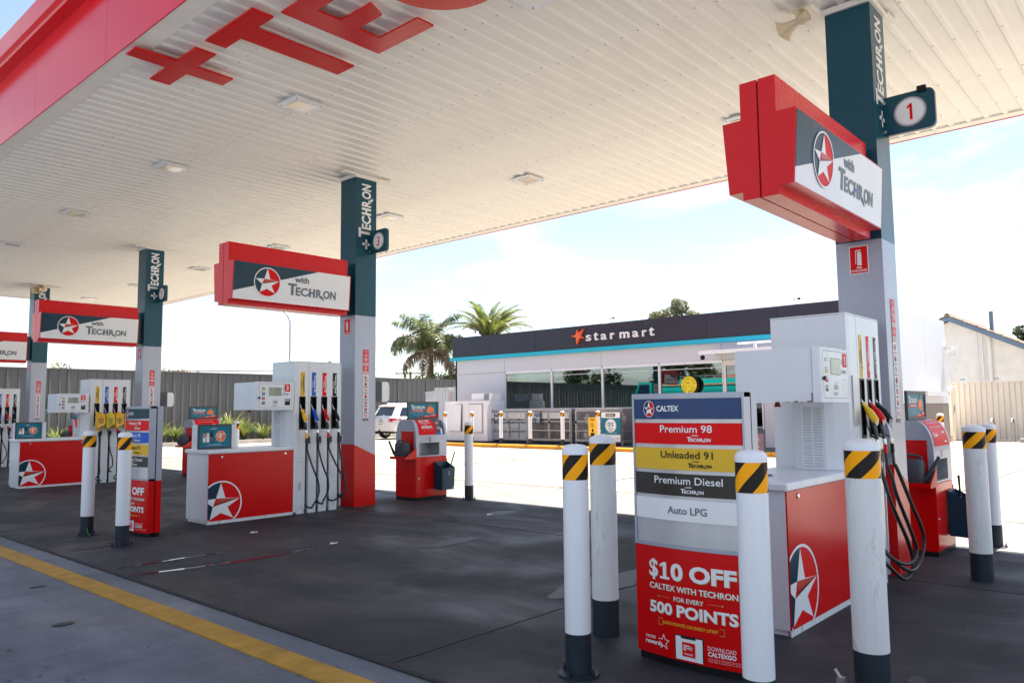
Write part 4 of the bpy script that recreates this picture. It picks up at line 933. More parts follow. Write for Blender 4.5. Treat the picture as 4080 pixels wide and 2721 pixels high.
def bin_unit(i):
    Y0 = Y0S[i]; n = NUMS[i]; yo = -.06 if i == 0 else -.17
    t = thing('service_bin', {0: 'nearest red and grey forecourt bin, behind the first column on the right', 1: 'red and grey forecourt bin beside number 3 column with poster $10 OFF', 2: 'red and grey forecourt bin seen behind the teal poster of pump 3', 3: 'red and grey forecourt bin seen between pump 5 and its display'}[i], 'bin', (9.15, Y0+yo, 0), 0, 'red and grey forecourt bins')
    Wd, D = .75, .56
    MB().box(.005, Wd-.005, .005, D-.005, 0, .05, 'black').build('plinth', t)
    MB().box(0, Wd, .006, D, .05, .758, 'red').build('lower_cabinet', t)
    MB().box(.012, Wd-.012, 0, .0055, .06, .752, 'red').build('door', t)
    MB().lathe([(.012, -.012), (.014, 0)], 'chrome', 10, (.06, -.001, .385), 'y').build('lock', t)
    MB().box(Wd-.004, Wd+.006, -.006, .006, .15, .24, 'steel').box(Wd-.004, Wd+.006, -.006, .006, .62, .70, 'steel').build('hinge', t)
    # arched grey hood: profile in y,z
    prof = [(0, .764), (0, 1.10)]
    for k in range(1, 9):
        a = k/8*pi/2; prof.append((.17*(1-cos(a)), 1.10+.33*sin(a)))
    prof += [(.39, 1.43)]
    for k in range(1, 7):
        a = k/6*pi/2; prof.append((.39+.165*sin(a), 1.10+.33*cos(a)))
    prof += [(D, .764)]
    # end cheeks
    MB().prism(prof, 'x', 0, .02, 'silver').build('side_cheek', t); MB().prism(prof, 'x', Wd-.02, Wd, 'silver').build('side_cheek', t)
    b = MB(); k0 = prof[1:]
    for k in range(1, len(prof)-1):
        a, c = prof[k], prof[k+1]; b.add([(.02, a[0], a[1]), (Wd-.02, a[0], a[1]), (Wd-.02, c[0], c[1]), (.02, c[0], c[1])], [(0, 1, 2, 3)], 'silver', True)
    b.build('hood', t)
    b = MB(); b.box(.02, .075, 0, .004, .764, 1.10, 'silver').box(.565, Wd-.02, 0, .004, .764, 1.10, 'silver').box(.075, .565, 0, .004, .764, .785, 'silver').box(.075, .565, 0, .004, 1.01, 1.10, 'silver'); b.build('front_panel', t)
    MB().box(.075, .565, .28, .30, .785, 1.01, 'galv').box(.075, .565, .004, .28, .775, .785, 'galv').box(.065, .075, .004, .28, .775, 1.01, 'galv').box(.565, .575, .004, .28, .775, 1.01, 'galv').box(.065, .575, .004, .28, 1.01, 1.02, 'galv').build('chute', t)
    d = D2(); d.rect(0, 0, .05, .065, 'print_black', 1); d.disc(.028, .05, .006, .006, 'print_white', 2, 8); d.poly([(.02, .045), (.034, .045), (.034, .01), (.03, .01), (.028, .03), (.024, .01), (.02, .01)], 'print_white', 2); d.frame(.008, .01, .016, .03, .001, 'print_white', 2)
    d.build('litter_symbol', t, (.305, 0, 1.035), UX, UZ, .001)
    # poster on the curved hood
    def hood(v):          # v 0..1 along the curve
        a = (.10+.80*v)*pi/2; return (.17*(1-cos(a)), 1.10+.33*sin(a)), (-cos(a)/.17, sin(a)/.33)
    def fn(u, v, e):
        (y_, z_), (ny, nz_) = hood(v); l_ = hypot(ny, nz_)
        return (u, y_+ny/l_*(e+.001), z_+nz_/l_*(e+.001))
    d = D2()
    NV = 8
    def srect(u0, v0, u1, v1, m, ly):
        for k in range(NV): d.rect(u0, v0+(v1-v0)*k/NV, u1, v0+(v1-v0)*(k+1)/NV, m, ly)
    if i in (1, 3):
        srect(.07, 0, .48, 1, 'red_print', 1); srect(.48, 0, Wd-.05, 1, 'card_navy', 1)
        d.text('$10 OFF', .13, .66, .26, .2, 'print_white', 3, .04).text('CALTEX WITH TECHRON', .13, .55, .26, .07, 'print_white', 3, .01).text('500 POINTS', .15, .28, .26, .15, 'print_white', 3, .03).text('FOR EVERY', .22, .46, .09, .05, 'print_white', 3)
        d.frame(.2, .15, .36, .21, .004, 'gold', 3)
        d.disc(.555, .60, .045, .17, 'skin', 2, 16); d.disc(.555, .74, .05, .10, 'hair', 3, 14, 0, pi); d.disc(.56, .50, .035, .08, 'hair', 3, 12, pi, 2*pi); d.poly([(.49, .02), (.66, .02), (.64, .30), (.58, .38), (.52, .38), (.49, .3)], 'blue', 2); d.poly([(.5, .30), (.54, .40), (.58, .40), (.62, .30), (.56, .2)], 'skin', 3)
        d.rect(.60, .02, .64, .26, 'print_white', 4); d.text('rewards', .60, .78, .06, .05, 'print_white', 3, .02)
    else:
        srect(.07, 0, Wd-.05, 1, 'red_print', 1)
        d.text('1 Fill up with TECHRON fuel', .13, .72, .45, .07, 'print_white', 3).text('2 Save up to 500 POINTS', .13, .52, .45, .07, 'print_white', 3).text('CALTEX rewards', .11, .25, .18, .12, 'print_white', 3, .03).rect(.52, .08, .60, .40, 'print_white', 2)
    d.build('curved_poster', t, (0, 0, 0), UX, UZ, .0016, fn=fn)
    # red bracket with shelf on the side and the watering can standing on it
    MB().box(-.006, 0, .06, .40, .765, 1.22, 'red').build('side_plate', t)
    sh = MB(); sh.box(-.27, -.006, -.02, .40, .735, .76, 'red').prism([(-.27, .76), (-.006, .76), (-.006, .93)], 'y', -.02, -.01, 'red').box(-.27, -.262, -.01, .40, .76, .785, 'red'); sh.build('shelf', t)
    bx = MB()
    # blue squeegee bucket
    bk = thing('squeegee_bucket', ('blue squeegee bucket beside the scuffed bollard at right', 'blue squeegee bucket hung on the $10 OFF bin in mid picture', 'blue squeegee bucket hidden behind the teal drinks poster', 'blue squeegee bucket hidden behind the bagged pump')[i], 'bucket', (9.15+.42, Y0+yo-.012, 0), 0, 'blue squeegee buckets')
    q = MB(); z0, z1b, z1f = .16, .66, .55; x0, x1 = 0, .32; y0, y1 = -.22, 0
    vs = [(x0+.01, y0+.02, z0), (x1-.01, y0+.02, z0), (x1-.005, y1, z0+.01), (x0+.005, y1, z0+.01), (x0, y0, z1f), (x1, y0, z1f), (x1, y1, z1b), (x0, y1, z1b)]
    iv = [(x0+.015, y0+.015, z1f-.002), (x1-.015, y0+.015, z1f-.002), (x1-.015, y1-.015, z1b-.002), (x0+.015, y1-.015, z1b-.002), (x0+.02, y0+.02, z1f-.15), (x1-.02, y0+.02, z1f-.15), (x1-.02, y1-.02, z1f-.15), (x0+.02, y1-.02, z1f-.15)]
    q.add(vs+iv, [(0, 3, 2, 1), (0, 1, 5, 4), (1, 2, 6, 5), (2, 3, 7, 6), (3, 0, 4, 7), (4, 5, 9, 8), (5, 6, 10, 9), (6, 7, 11, 10), (7, 4, 8, 11), (8, 9, 13, 12), (9, 10, 14, 13), (10, 11, 15, 14), (11, 8, 12, 15), (12, 13, 14, 15)], 'bucket'); q.build('bucket_body', bk)
    d = D2(); d.text('CALTEX', .24, .185, .06, .02, 'print_white', 1, .02); d.ring(.17, .44, .035, .05, .004, 'print_white', 1, 14, rad(50), rad(130)); d.poly([(.148, .478), (.152, .478), (.165, .425), (.16, .425)], 'print_white', 1); d.poly([(.192, .478), (.188, .478), (.175, .425), (.18, .425)], 'print_white', 1); d.rect(.16, .42, .18, .426, 'print_white', 1)
    d.build('print', bk, (0, y0-.0005, 0), UX, UZ, .0025)
    sq = thing('squeegee', ('black squeegee leaning left in the bucket beside the scuffed bollard', 'black squeegee leaning right out of the bucket in mid picture', 'squeegee in the bucket behind the teal drinks poster', 'squeegee in the bucket behind the bagged pump')[i], 'squeegee', (9.57+(.27 if i else .06), Y0+yo-.13, .5), 0, 'squeegees in the buckets')
    e = .14 if i else -.05
    MB().tube([(0, 0, 0), (e*.35, -.0, .1)], .007, 'steel', 8).build('rod', sq)
    MB().tube([(e*.35, 0, .1), (e*.5, 0, .16), (e*.55, 0, .18), (e, -.0, .33)], [.010, .013, .010, .013], 'black', 8).build('grip', sq)
    # watering can
    if i < 4:
        wc = thing('watering_can', ('grey water can with raised spout right of the nearest column', 'grey water can on the red shelf of the $10 OFF bin', 'grey water can left of the largest teal drinks poster', 'grey water can under the display head of the bagged pump')[i], 'can', (9.15-.14, Y0+yo+.2, .7605), 0, 'grey water cans'); wc.scale = (.86,)*3; wc.rotation_euler = (0, 0, pi if i == 0 else 0)
        b = MB()
        rp_ = [(-.09, -.15), (.09, -.15), (.115, -.11), (.115, .11), (.09, .15), (-.09, .15), (-.115, .11), (-.115, -.11)]
        lay = [(0, .96), (.01, 1), (.24, 1), (.28, .95), (.31, .8)]
        vs = [(p[0]*s_, p[1]*s_, z) for z, s_ in lay for p in rp_]
        b.add(vs, [(l_*8+k, l_*8+(k+1) % 8, (l_+1)*8+(k+1) % 8, (l_+1)*8+k) for l_ in range(4) for k in range(8)], 'jerry', True).add(vs, [tuple(range(7, -1, -1)), tuple(range(32, 40))], 'jerry'); b.build('can_body', wc)
        MB().tube(smooth_path([(-.02, .12, .26), (-.02, .12, .33), (-.01, .06, .355), (0, -.04, .35), (0, -.09, .29)], 16), .017, 'jerry', 8).build('carry_handle', wc)
        MB().tube([(-.06, .13, .04), (-.09, .17, .09), (-.11, .24, .22), (-.12, .30, .34)], [.04, .03, .022, .020], 'jerry', 10).build('spout', wc)
        MB().box(-.05, .05, -.156, -.148, .05, .2, 'jerry').build('grip_recess', wc)
    # framed card on top
    cd = MB()
    f = thing('topper_sign', {0: 'framed blue poster of a man in orange, right of the nearest column', 1: 'framed blue poster with a man in orange on top of the middle bin', 2: 'framed blue poster with a man in orange above the teal drinks poster of pump 3', 3: 'framed blue poster partly hidden behind the display head of pump 5'}[i], 'sign', (9.15, Y0+yo+.23, 1.431), 0, 'blue framed posters on the bins')
    Wd2, Hh = .76, .325; e = .035
    MB().box(0, Wd2, 0, .03, 0, e, 'charcoal').box(0, Wd2, 0, .03, Hh-e, Hh, 'charcoal').box(0, e, 0, .03, e, Hh-e, 'charcoal').box(Wd2-e, Wd2, 0, .03, e, Hh-e, 'charcoal').build('frame', f)
    MB().box(e, Wd2-e, .014, .028, e, Hh-e, 'silver').build('back', f)
    d = D2(); d.rect(e, e, Wd2-e, Hh-e, 'card_teal', 1)
    d.techron(.09, .19, .33, .075, 'print_white', 2); d.poly([(.10, .145), (.40, .145), (.41, .178), (.105, .178)], 'red_print', 2); d.text('FOR ONE AND ALL', .125, .152, .25, .02, 'print_white', 3, .03, .2)
    for k, (a, w2) in enumerate(((.07, .36), (.09, .3), (.13, .24), (.14, .22))): d.text('fuel for every driver and every engine', a, .128-k*.018, w2, .006, 'print_white', 2)
    d.poly([(.22, e), (Wd2-e, .10), (Wd2-e, e)], 'red_print', 2); d.text('PROUDLY', .42, .05, .13, .014, 'print_white', 3, .03); d.text('CALTEX', .60, .065, .09, .022, 'print_white', 3, .03); d.star(.578, .072, .016, 3)
    # man in an orange shirt
    d.poly([(.48, .11), (.635, .11), (.65, .19), (.61, .225), (.575, .235), (.54, .235), (.50, .225), (.465, .17)], 'orange', 2); d.poly([(.49, .11), (.50, .135), (.60, .125), (.605, .11)], 'skin', 3); d.rect(.545, .225, .57, .25, 'skin', 3); d.disc(.557, .265, .017, .023, 'skin', 3, 14); d.disc(.557, .278, .018, .014, 'hair', 4, 12, 0, pi); d.disc(.557, .255, .012, .012, 'hair', 4, 10, pi, 2*pi); d.rect(.585, .125, .61, .145, 'red_print', 4); d.rect(.61, .135, .66, .14, 'steel', 4)
    d.build('poster_print', f, (0, .0135, 0), UX, UZ, .0018)

for i in range(4):
    column(i); canopy_sign(i); dispenser(i); bin_unit(i)
    if i < 3: cabinet(i)
price_board(0); price_board(1)

BL = [(3.84, 2.92, 'round', 'slim white striped bollard with bolted base, left of the near price board', 1.38, 2.4),
      (4.63, 3.27, 'point', 'thick striped bollard with pointed cap, just behind the slim one left of the price board', 1.41, 0),
      (3.79, 1.75, 'round', 'striped bollard overlapping the right edge of the near price board', 1.38, 1.2),
      (4.60, 1.46, 'point', 'biggest striped bollard, in front of the red cabinet door and nearest nozzles', 1.41, .6),
      (8.20, 1.60, 'point', 'thick scuffed striped bollard right of the nearest blue bucket', 1.41, 3.4),
      (10.19, 1.845, 'round', 'slim striped bollard half hidden behind the scuffed one at right', 1.38, 4),
      (3.94, 11.12, 'round', 'left striped bollard with green earth wire left of pump 3', 1.37, 1),
      (3.90, 9.87, 'round', 'striped bollard overlapping the price board left of pump 3', 1.37, 2),
      (9.87, 9.90, 'round', 'striped bollard standing alone in sun right of the middle bin', 1.38, .3),
      (9.87, 18.2, 'round', 'striped bollard seen between the teal poster and pump 3', 1.38, 1.7)]
for x, y, k, lab, h, sp_ in BL: bollard(x, y, k, lab, h=h, spin=sp_, wire=(lab.startswith('left striped')))
MB().box(-.02, .02, -.02, .02, 0, .06, 'steel').tube([(0, 0, .05), (.02, .04, .09)], .01, 'steel', 6).build('floor_bracket', loc=(4.62, 1.64, 0), label='small steel bracket on the ground behind the biggest bollard', cat='bracket')

# horn loudspeakers
def horn(x, y, z, rz, lab, sc=1):
    t = thing('horn_speaker', lab, 'loudspeaker', (x, y, z), rz, 'cream horn loudspeakers under the canopy'); t.scale = (sc,)*3
    sec = [(-.02, .045), (.03, .05), (.05, .05), (.10, .058), (.16, .075), (.22, .105), (.27, .15)]
    b = MB(); vs = []
    for d_, r in sec:
        for k in range(16):
            a = 2*pi*k/16; c_, s_ = cos(a), sin(a); sq = 1/max(abs(c_), abs(s_))**.75
            vs.append((d_, r*c_*sq, r*s_*.8*sq))
    b.add(vs, [(j_*16+k, j_*16+(k+1) % 16, (j_+1)*16+(k+1) % 16, (j_+1)*16+k) for j_ in range(len(sec)-1) for k in range(16)], 'beige_horn', True).add(vs, [tuple(range(16))], 'screw_dark')
    b.build('horn', t, rot=(0, rad(12), 0))
    MB().lathe([(.070, -.13), (.078, -.12)]+[q for k in range(6) for q in ((.078, -.11+k*.02), (.073, -.10+k*.02))]+[(.06, .02)], 'beige_horn', 18, ax='x').build('driver_cap', t, rot=(0, rad(12), 0))
    MB().box(-.08, .04, -.07, .07, .115, .14, 'beige_horn').box(-.03, .01, -.085, -.075, 0, .115, 'beige_horn').box(-.03, .01, .075, .085, 0, .115, 'beige_horn').build('bracket', t)
horn(7.74, 2.86, 5.595, rad(80), 'cream horn loudspeaker under the soffit left of the nearest column', .76)
horn(8.1, 27.35, 5.56, rad(-150), 'small cream horn loudspeaker on top of the farthest column')

# ================================================================== shop
XB = 27.0; YR, YLf = 8.14, 27.99; ZT = 5.19
shop = thing('shop', 'long white convenience shop with dark fascia, cyan stripe and wide windows', 'building', (XB, YR, 0))
def P(b, name, **k): return b.build(name, shop, loc=(-XB, -YR, 0), **k)
# front wall: cladding panels with open joints
Z0 = .13; WT, WB = 3.32, 1.60
mull = [24.62, 21.78, 19.0, 16.21, 13.42]
for a, b_, z0, z1 in ((24.655, YLf, Z0, 3.345), (24.655, YLf, 3.36, 4.03), (19.06, 24.64, 3.38, 4.03), (13.5, 19.045, 3.38, 4.03), (8.15, 13.485, 3.38, 4.03), (8.15, 10.6, Z0, 3.365),
                      (19.0, 24.64, Z0, 1.57), (13.45, 18.99, Z0, 1.57)):
    P(MB().box(XB, XB+.12, a, b_, z0, z1, 'store_white' if z1 > 2 else 'grey_plinth'), 'wall_panel')
P(MB().box(XB+.03, XB+.10, 8.2, YLf-.05, 3.3, 4.0, 'grey_plinth').box(XB+.03, XB+.1, 24.6, YLf-.05, Z0, 3.4, 'grey_plinth'), 'wall_frame')
fj = [YR+.0, 11.19, 14.0, 16.86, 19.7, 22.58, 25.45, 28.07]
for k in range(7): P(MB().box(26.85, 26.99, fj[k]+.006, fj[k+1]-.006, 4.20, ZT, 'store_fascia'), 'fascia_panel')
P(MB().box(26.87, 27.0, YR+.01, 28.05, 4.21, ZT-.01, 'black'), 'fascia_backing')
for k in range(5):
    ya = YR-.02+k*4.05; P(MB().box(26.80, 26.995, ya+.003, min(ya+4.047, 28.2), 4.03, 4.198, 'store_cyan'), 'cyan_band')
P(MB().box(26.86, 37.3, YR+.02, YR+.14, ZT-.06, ZT+.02, 'store_white'), 'parapet_coping'); P(MB().box(26.86, 37.3, 27.85, 27.97, ZT-.06, ZT, 'store_white'), 'parapet_coping')
# side wall facing the sun
sj = [27.0, 30.45, 33.88, 37.3]
for k in range(3):
    P(MB().box(sj[k]+.008, sj[k+1]-.008, YR, YR+.1, 1.66, ZT-.062, 'store_white'), 'wall_panel')
    P(MB().box(sj[k]+.008, sj[k+1]-.008, YR+.005, YR+.1, 0, 1.655, 'grey_plinth'), 'plinth_panel')
P(MB().box(27.02, 37.28, YR+.03, YR+.12, 0, ZT-.1, 'grey_plinth'), 'wall_frame')
P(MB().box(27.0, 37.3, YLf-.1, YLf, 0, ZT-.08, 'store_white').box(37.2, 37.3, YR+.12, YLf-.1, 0, ZT-.08, 'store_white'), 'rear_wall')
P(MB().box(27.12, 37.2, YR+.13, YLf-.1, 4.9, 5.0, 'store_white'), 'flat_roof')
P(MB().box(32.6, 35.9, 7.82, YR-.001, 1.95, 2.14, 'store_white'), 'side_ledge')
P(MB().box(37.0, 37.12, 7.86, YR-.001, 3.95, 4.1, 'old_white'), 'wall_light')
P(MB().box(37.25, 37.4, 7.72, 8.08, 3.72, 4.14, 'old_white'), 'meter_box')
P(MB().tube([(37.32, 8.0, 3.72), (37.32, 8.0, 2.2)], .02, 'old_white', 6), 'conduit')
# interior
P(MB().box(27.14, 33, YR+.2, YLf-.2, .10, .14, 'interior'), 'shop_floor')
P(MB().box(32.9, 33, YR+.2, YLf-.2, .14, 3.4, 'interior'), 'inner_wall')
P(MB().box(27.14, 33, YR+.2, YLf-.2, 3.4, 3.45, 'interior'), 'ceiling')
P(MB().box(27.14, 33, 24.7, 24.75, .14, 3.4, 'interior_white'), 'inner_partition')
for k, (y0, y1) in enumerate(((23.4, 24.3), (22.2, 23.2), (20.9, 21.9), (19.6, 20.4))):
    P(MB().box(31.8, 32.85, y0, y1, .14, 2.5, 'interior_white').box(31.79, 31.8, y0+.08, y1-.08, .5, 2.3, 'interior_dark'), 'drinks_fridge')
for k in range(3):
    b = MB(); ya = 14.2+k*2.4
    for z in (.3, .7, 1.1, 1.5):
        b.box(29, 29.5, ya, ya+1.6, z, z+.03, 'interior_white')
        for q in range(7): b.box(29.02, 29.1, ya+.05+q*.22, ya+.2+q*.22, z+.03, z+.25, random.choice(['red_print', 'blue', 'yellow', 'green_print', 'purple', 'orange', 'paper']))
    P(b, 'shelf_rack')
P(MB().box(27.9, 28.5, 14.2, 20.6, 1.52, 1.80, 'interior_white').box(27.9, 28.5, 14.2, 20.6, .14, 1.52, 'interior_dark'), 'counter')
# windows
for k in range(4):
    y1, y0 = mull[k], mull[k+1]; f = MB(); e = .045
    f.box(XB-.02, XB+.08, y0+.002, y0+e, WB, WT, 'white_paint').box(XB-.02, XB+.08, y1-e, y1-.002, WB, WT, 'white_paint').box(XB-.02, XB+.08, y0+e, y1-e, WT-.05, WT+.055, 'white_paint').box(XB-.04, XB+.1, y0+.002, y1-.002, WB-.03, WB+.03, 'white_paint').box(XB-.01, XB+.06, y0+e, y1-e, 3.085, 3.105, 'white_paint')
    w_ = P(f, 'window')
    MB().box(XB+.03, XB+.04, y0+e, y1-e, WB+.03, 3.085, 'store_glass').build('pane', w_); MB().box(XB+.03, XB+.04, y0+e, y1-e, 3.105, WT-.05, 'store_glass').build('pane', w_)
f = MB(); f.box(XB-.03, XB+.08, 11.9, 11.95, Z0, 3.36, 'white_paint').box(XB-.03, XB+.08, 13.33, 13.4, Z0, 3.36, 'white_paint').box(XB-.03, XB+.08, 11.95, 13.33, 3.16, 3.36, 'old_white').box(XB-.03, XB+.08, 12.6, 12.66, Z0, 3.16, 'white_paint')
dr = P(f, 'sliding_door')
for a, b_ in ((11.95, 12.6), (12.66, 13.33)): MB().box(XB+.02, XB+.03, a, b_, Z0+.02, 3.16, 'store_glass').build('pane', dr)
P(MB().box(XB, XB+.1, 10.62, 11.88, Z0, 3.365, 'store_white'), 'wall_panel')
P(MB().box(25.75, 26.99, 9.2, 13.78, 3.58, 3.67, 'white_paint').box(25.75, 25.80, 9.2, 13.78, 3.53, 3.58, 'white_paint'), 'door_awning')
P(MB().tube([(25.9, 9.6, 3.86), (25.9, 12.3, 3.86)], .03, 'white_paint', 8).box(25.87, 25.93, 11.6, 11.7, 3.67, 3.84, 'white_paint'), 'tube_lamp')
P(MB().lathe([(.1, 0), (.1, -.06), (.07, -.10), (.001, -.12)], 'black', 14, (XB, 14.25, 3.50), 'x').lathe([(.13, 0), (.13, -.04)], 'white_paint', 14, (XB-.001, 14.25, 3.50), 'x'), 'dome_camera')
# fascia lettering in relief
def relief(name, parent, tx, yl, w, z, h, depth, m, x, bold=.03, side=None):
    vs, fs = text_geo(tx, bold); ed = {}
    for f_ in fs:
        for a in range(len(f_)):
            e_ = (f_[a], f_[(a+1) % len(f_)]); ed[tuple(sorted(e_))] = ed.get(tuple(sorted(e_)), 0)+1
    V_ = [(x-depth, yl-u*w, z+v*h) for u, v in vs]+[(x, yl-u*w, z+v*h) for u, v in vs]; n = len(vs)
    b = MB().add(V_, [tuple(f_) for f_ in fs], m).add(V_, [(a, c, c+n, a+n) for (a, c), q in ed.items() if q == 1], side or m)
    return b.build(name, parent, loc=(-XB, -YR, 0) if parent is shop else (0, 0, 0))
for ch, yl, w, z, h in (('s', 19.67, .27, 4.49, .26), ('t', 19.25, .22, 4.49, .34), ('a', 18.88, .28, 4.49, .26), ('r', 18.40, .20, 4.49, .26), ('m', 17.92, .46, 4.49, .26), ('a', 17.30, .28, 4.49, .26), ('r', 16.83, .20, 4.49, .26), ('t', 16.50, .22, 4.49, .34)):
    relief('letter', shop, ch, yl, w, z, h, .09, 'white_letter', 26.85, .012)
st = [(-.36, -.02), (-.10, .06), (-.20, .30), (.02, .12), (.24, .30), (.14, .04), (.30, -.16), (.07, -.10), (-.12, -.34), (-.08, -.06)]
st = [(-.38, .04), (-.12, .08), (-.04, .30), (.02, .14), (.30, .33), (.14, .03), (.36, -.12), (.10, -.06), (-.08, -.36), (-.10, -.04)]
P(MB().prism([(20.08-u, 4.72+v*.95) for u, v in st], 'x', 26.74, 26.849, 'orange_star'), 'star_emblem')
# things on the shop
def seccam(y, lab, rz):
    t = thing('security_camera', lab, 'camera', (XB+.05, y, ZT+.01), rz, 'white cameras on the shop parapet')
    MB().box(-.22, .16, -.06, .06, .14, .25, 'white_paint', .01).build('housing', t); MB().box(-.235, -.222, -.045, .045, .155, .235, 'black').build('lens_window', t)
    MB().tube([(.02, 0, 0), (.02, 0, .14)], .02, 'white_paint', 8).box(-.04, .08, -.04, .04, 0, .02, 'white_paint').build('bracket', t)
seccam(26.55, 'white security camera in front of the date palm on the shop roof edge', .5)
seccam(18.5, 'white security camera above the word mart on the shop roof edge', 1.0)
seccam(10.56, 'white security camera on the shop roof edge left of the nearest column', .8)
MB().box(0, 1.2, -.35, .35, 0, .36, 'old_white', .04).box(.1, 1.1, -.3, .3, -.2, 0, 'steel').build('roof_unit', loc=(29, 20.75, 5.2), label='pale air conditioning unit showing above the shop fascia', cat='roof unit')
# coffee sign
cs = thing('coffee_sign', 'round yellow COFFEE PLUS sign with black drum hanging at the shop window', 'sign', (26.78, 14.77, 2.46))
MB().lathe([(.355, -.02), (.36, .0), (.36, .17), (.35, .19)], 'black', 36, ax='x').build('drum', cs)
MB().tube([(.08, .2, .3), (.08, .2, .86)], .006, 'black', 5).tube([(.08, -.2, .3), (.08, -.2, .86)], .006, 'black', 5).build('chain', cs)
d = D2(); d.disc(0, 0, .335, .335, 'coffee_yellow', 1, 36); d.ring(0, 0, .19, .19, .01, 'print_black', 2, 30)
tx = 'COFFEE PLUS COFFEE PLUS '
for k, ch in enumerate(tx):
    if ch == ' ': continue
    a = pi/2+1.25-2*pi*k/len(tx); vs, fs = text_geo(ch, .02); r0 = .225; w_, h_ = .042, .07
    q = [((u-.5)*w_, v*h_+r0) for u, v in vs]; ca, sa = cos(a-pi/2), sin(a-pi/2)
    d.raw([(x_*ca-y_*sa, x_*sa+y_*ca) for x_, y_ in q], fs, 'print_black', 2)
d.frame(-.10, -.09, .03, .08, .008, 'print_black', 2).rect(-.11, .08, .04, .10, 'print_black', 2).disc(.06, -.05, .07, .05, 'print_black', 2, 14).disc(.06, -.05, .06, .04, 'coffee_yellow', 3, 14)
d.build('print', cs, (-.0205, 0, 0), UYm, UZ, .002)
# window display things
def poster(x, y, z, w, h, m, lab, texts, cat='poster'):
    b = MB().box(0, .01, -w, 0, 0, h, m); o = b.build('window_poster', loc=(x, y, z), label=lab, cat=cat)
    d = D2()
    for t_ in texts: d.text(*t_[:5], t_[5], 2, .03)
    if texts: d.build('print', o, (0, 0, 0), UYm, UZ, .002)
    return o
poster(26.97, 16.05, 1.68, .52, .38, 'card_teal', 'teal price poster in the shop window left of the near price board', [('$7', .27, .22, .1, .1, 'orange'), ('$3', .1, .06, .1, .1, 'orange'), ('$5', .33, .05, .1, .1, 'orange')])
poster(26.97, 12.5, 1.75, .5, .45, 'card_teal', 'teal STARCARD poster in the shop window beside the nearest pump', [('STARCARD', .04, .33, .4, .08, 'print_white'), ('SAVE 2c', .05, .2, .28, .08, 'print_white')])
poster(27.25, 20.9, 1.66, .6, .36, 'green_print', 'green GRAB A U card standing behind the second shop window', [('GRAB A U', .05, .14, .48, .1, 'print_white')], 'card')
for k, (y, z, w, h, m_, lab) in enumerate(((24.0, 1.66, .12, .38, 'paper', 'white bottle at the left end of the window shelf'), (23.8, 1.66, .1, .34, 'orange', 'orange-capped bottle at the left end of the window shelf'), (23.1, 1.66, .35, .28, 'interior_white', 'small white box on the shelf behind the first window'), (22.5, 1.66, .4, .24, 'interior_white', 'white carton on the shelf behind the first window'), (21.4, 1.66, .2, .42, 'blue', 'blue cut-out stand behind the second window'), (19.6, 1.8, .26, .22, 'purple', 'purple carton on the counter behind the second window'), (19.2, 1.8, .4, .1, 'red_print', 'red tray on the counter behind the second window'))):
    MB().prism([(y, z), (y-w, z), (y-w*.95, z+h*.8), (y-w*.7, z+h), (y-w*.3, z+h), (y-w*.05, z+h*.8)], 'x', 27.5, 27.62, m_).build('shelf_item', label=lab, cat='shop goods')
# ------------------------------------------------------------------ footpath and kerb
MB().box(24.16, XB, 8.0, 27.4, .0, .13, 'footpath').build('footpath', kind='structure')
kb = thing('kerb', None, None, (0, 0, 0)); tag(kb, kind='structure')
y = 8.0
while y < 27.3:
    MB().prism([(24.0, 0), (24.155, 0), (24.155, .135), (24.03, .135), (24.0, .105)], 'y', y+.006, min(y+2.39, 27.4), 'kerb_yellow').build('kerb_block', kb); y += 2.4
# ------------------------------------------------------------------ ice fridge
ic = thing('ice_freezer', 'white outdoor ice freezer with two doors, one hanging open, left of the cages', 'freezer', (25.0, 23.9, .13))
MB().box(.0, 1.15, 0, 2.75, .06, 1.86, 'white_paint').box(.05, 1.1, .05, 2.7, 0, .06, 'black').build('cabinet', ic)
MB().box(-.015, .0, 1.55, 2.45, .45, 1.72, 'steel').box(-.02, .0, .25, 1.15, .42, 1.74, 'steel').box(-.017, -.015, 1.6, 1.75, .5, 1.66, 'black').build('door_frame', ic)
MB().box(-.06, -.02, .30, 1.10, .46, 1.70, 'white_paint').build('door', ic)
o = MB().box(-.02, .02, 0, .78, 0, 1.22, 'white_paint').build('door', ic, loc=(-.05, 1.66, .48), rot=(rad(2.5), 0, rad(6)))
MB().tube([(-.08, 1.0, 1.0), (-.1, 1.0, 1.1), (-.08, 1.0, 1.2)], .01, 'steel', 6).build('handle', ic)
cu = MB().box(.15, .95, .0, 1.12, 1.87, 2.2, 'white_paint').build('condenser', ic)
b = MB()
b.box(.142, .149, .02, .33, 1.9, 2.18, 'print_grey')
for k in range(9): b.box(.138, .142, .02, .33, 1.9+k*.032, 1.912+k*.032, 'silver_light')
for k in range(9): b.box(.138, .142, .02+k*.036, .03+k*.036, 1.9, 2.17, 'silver_light')
b.build('grille', cu)
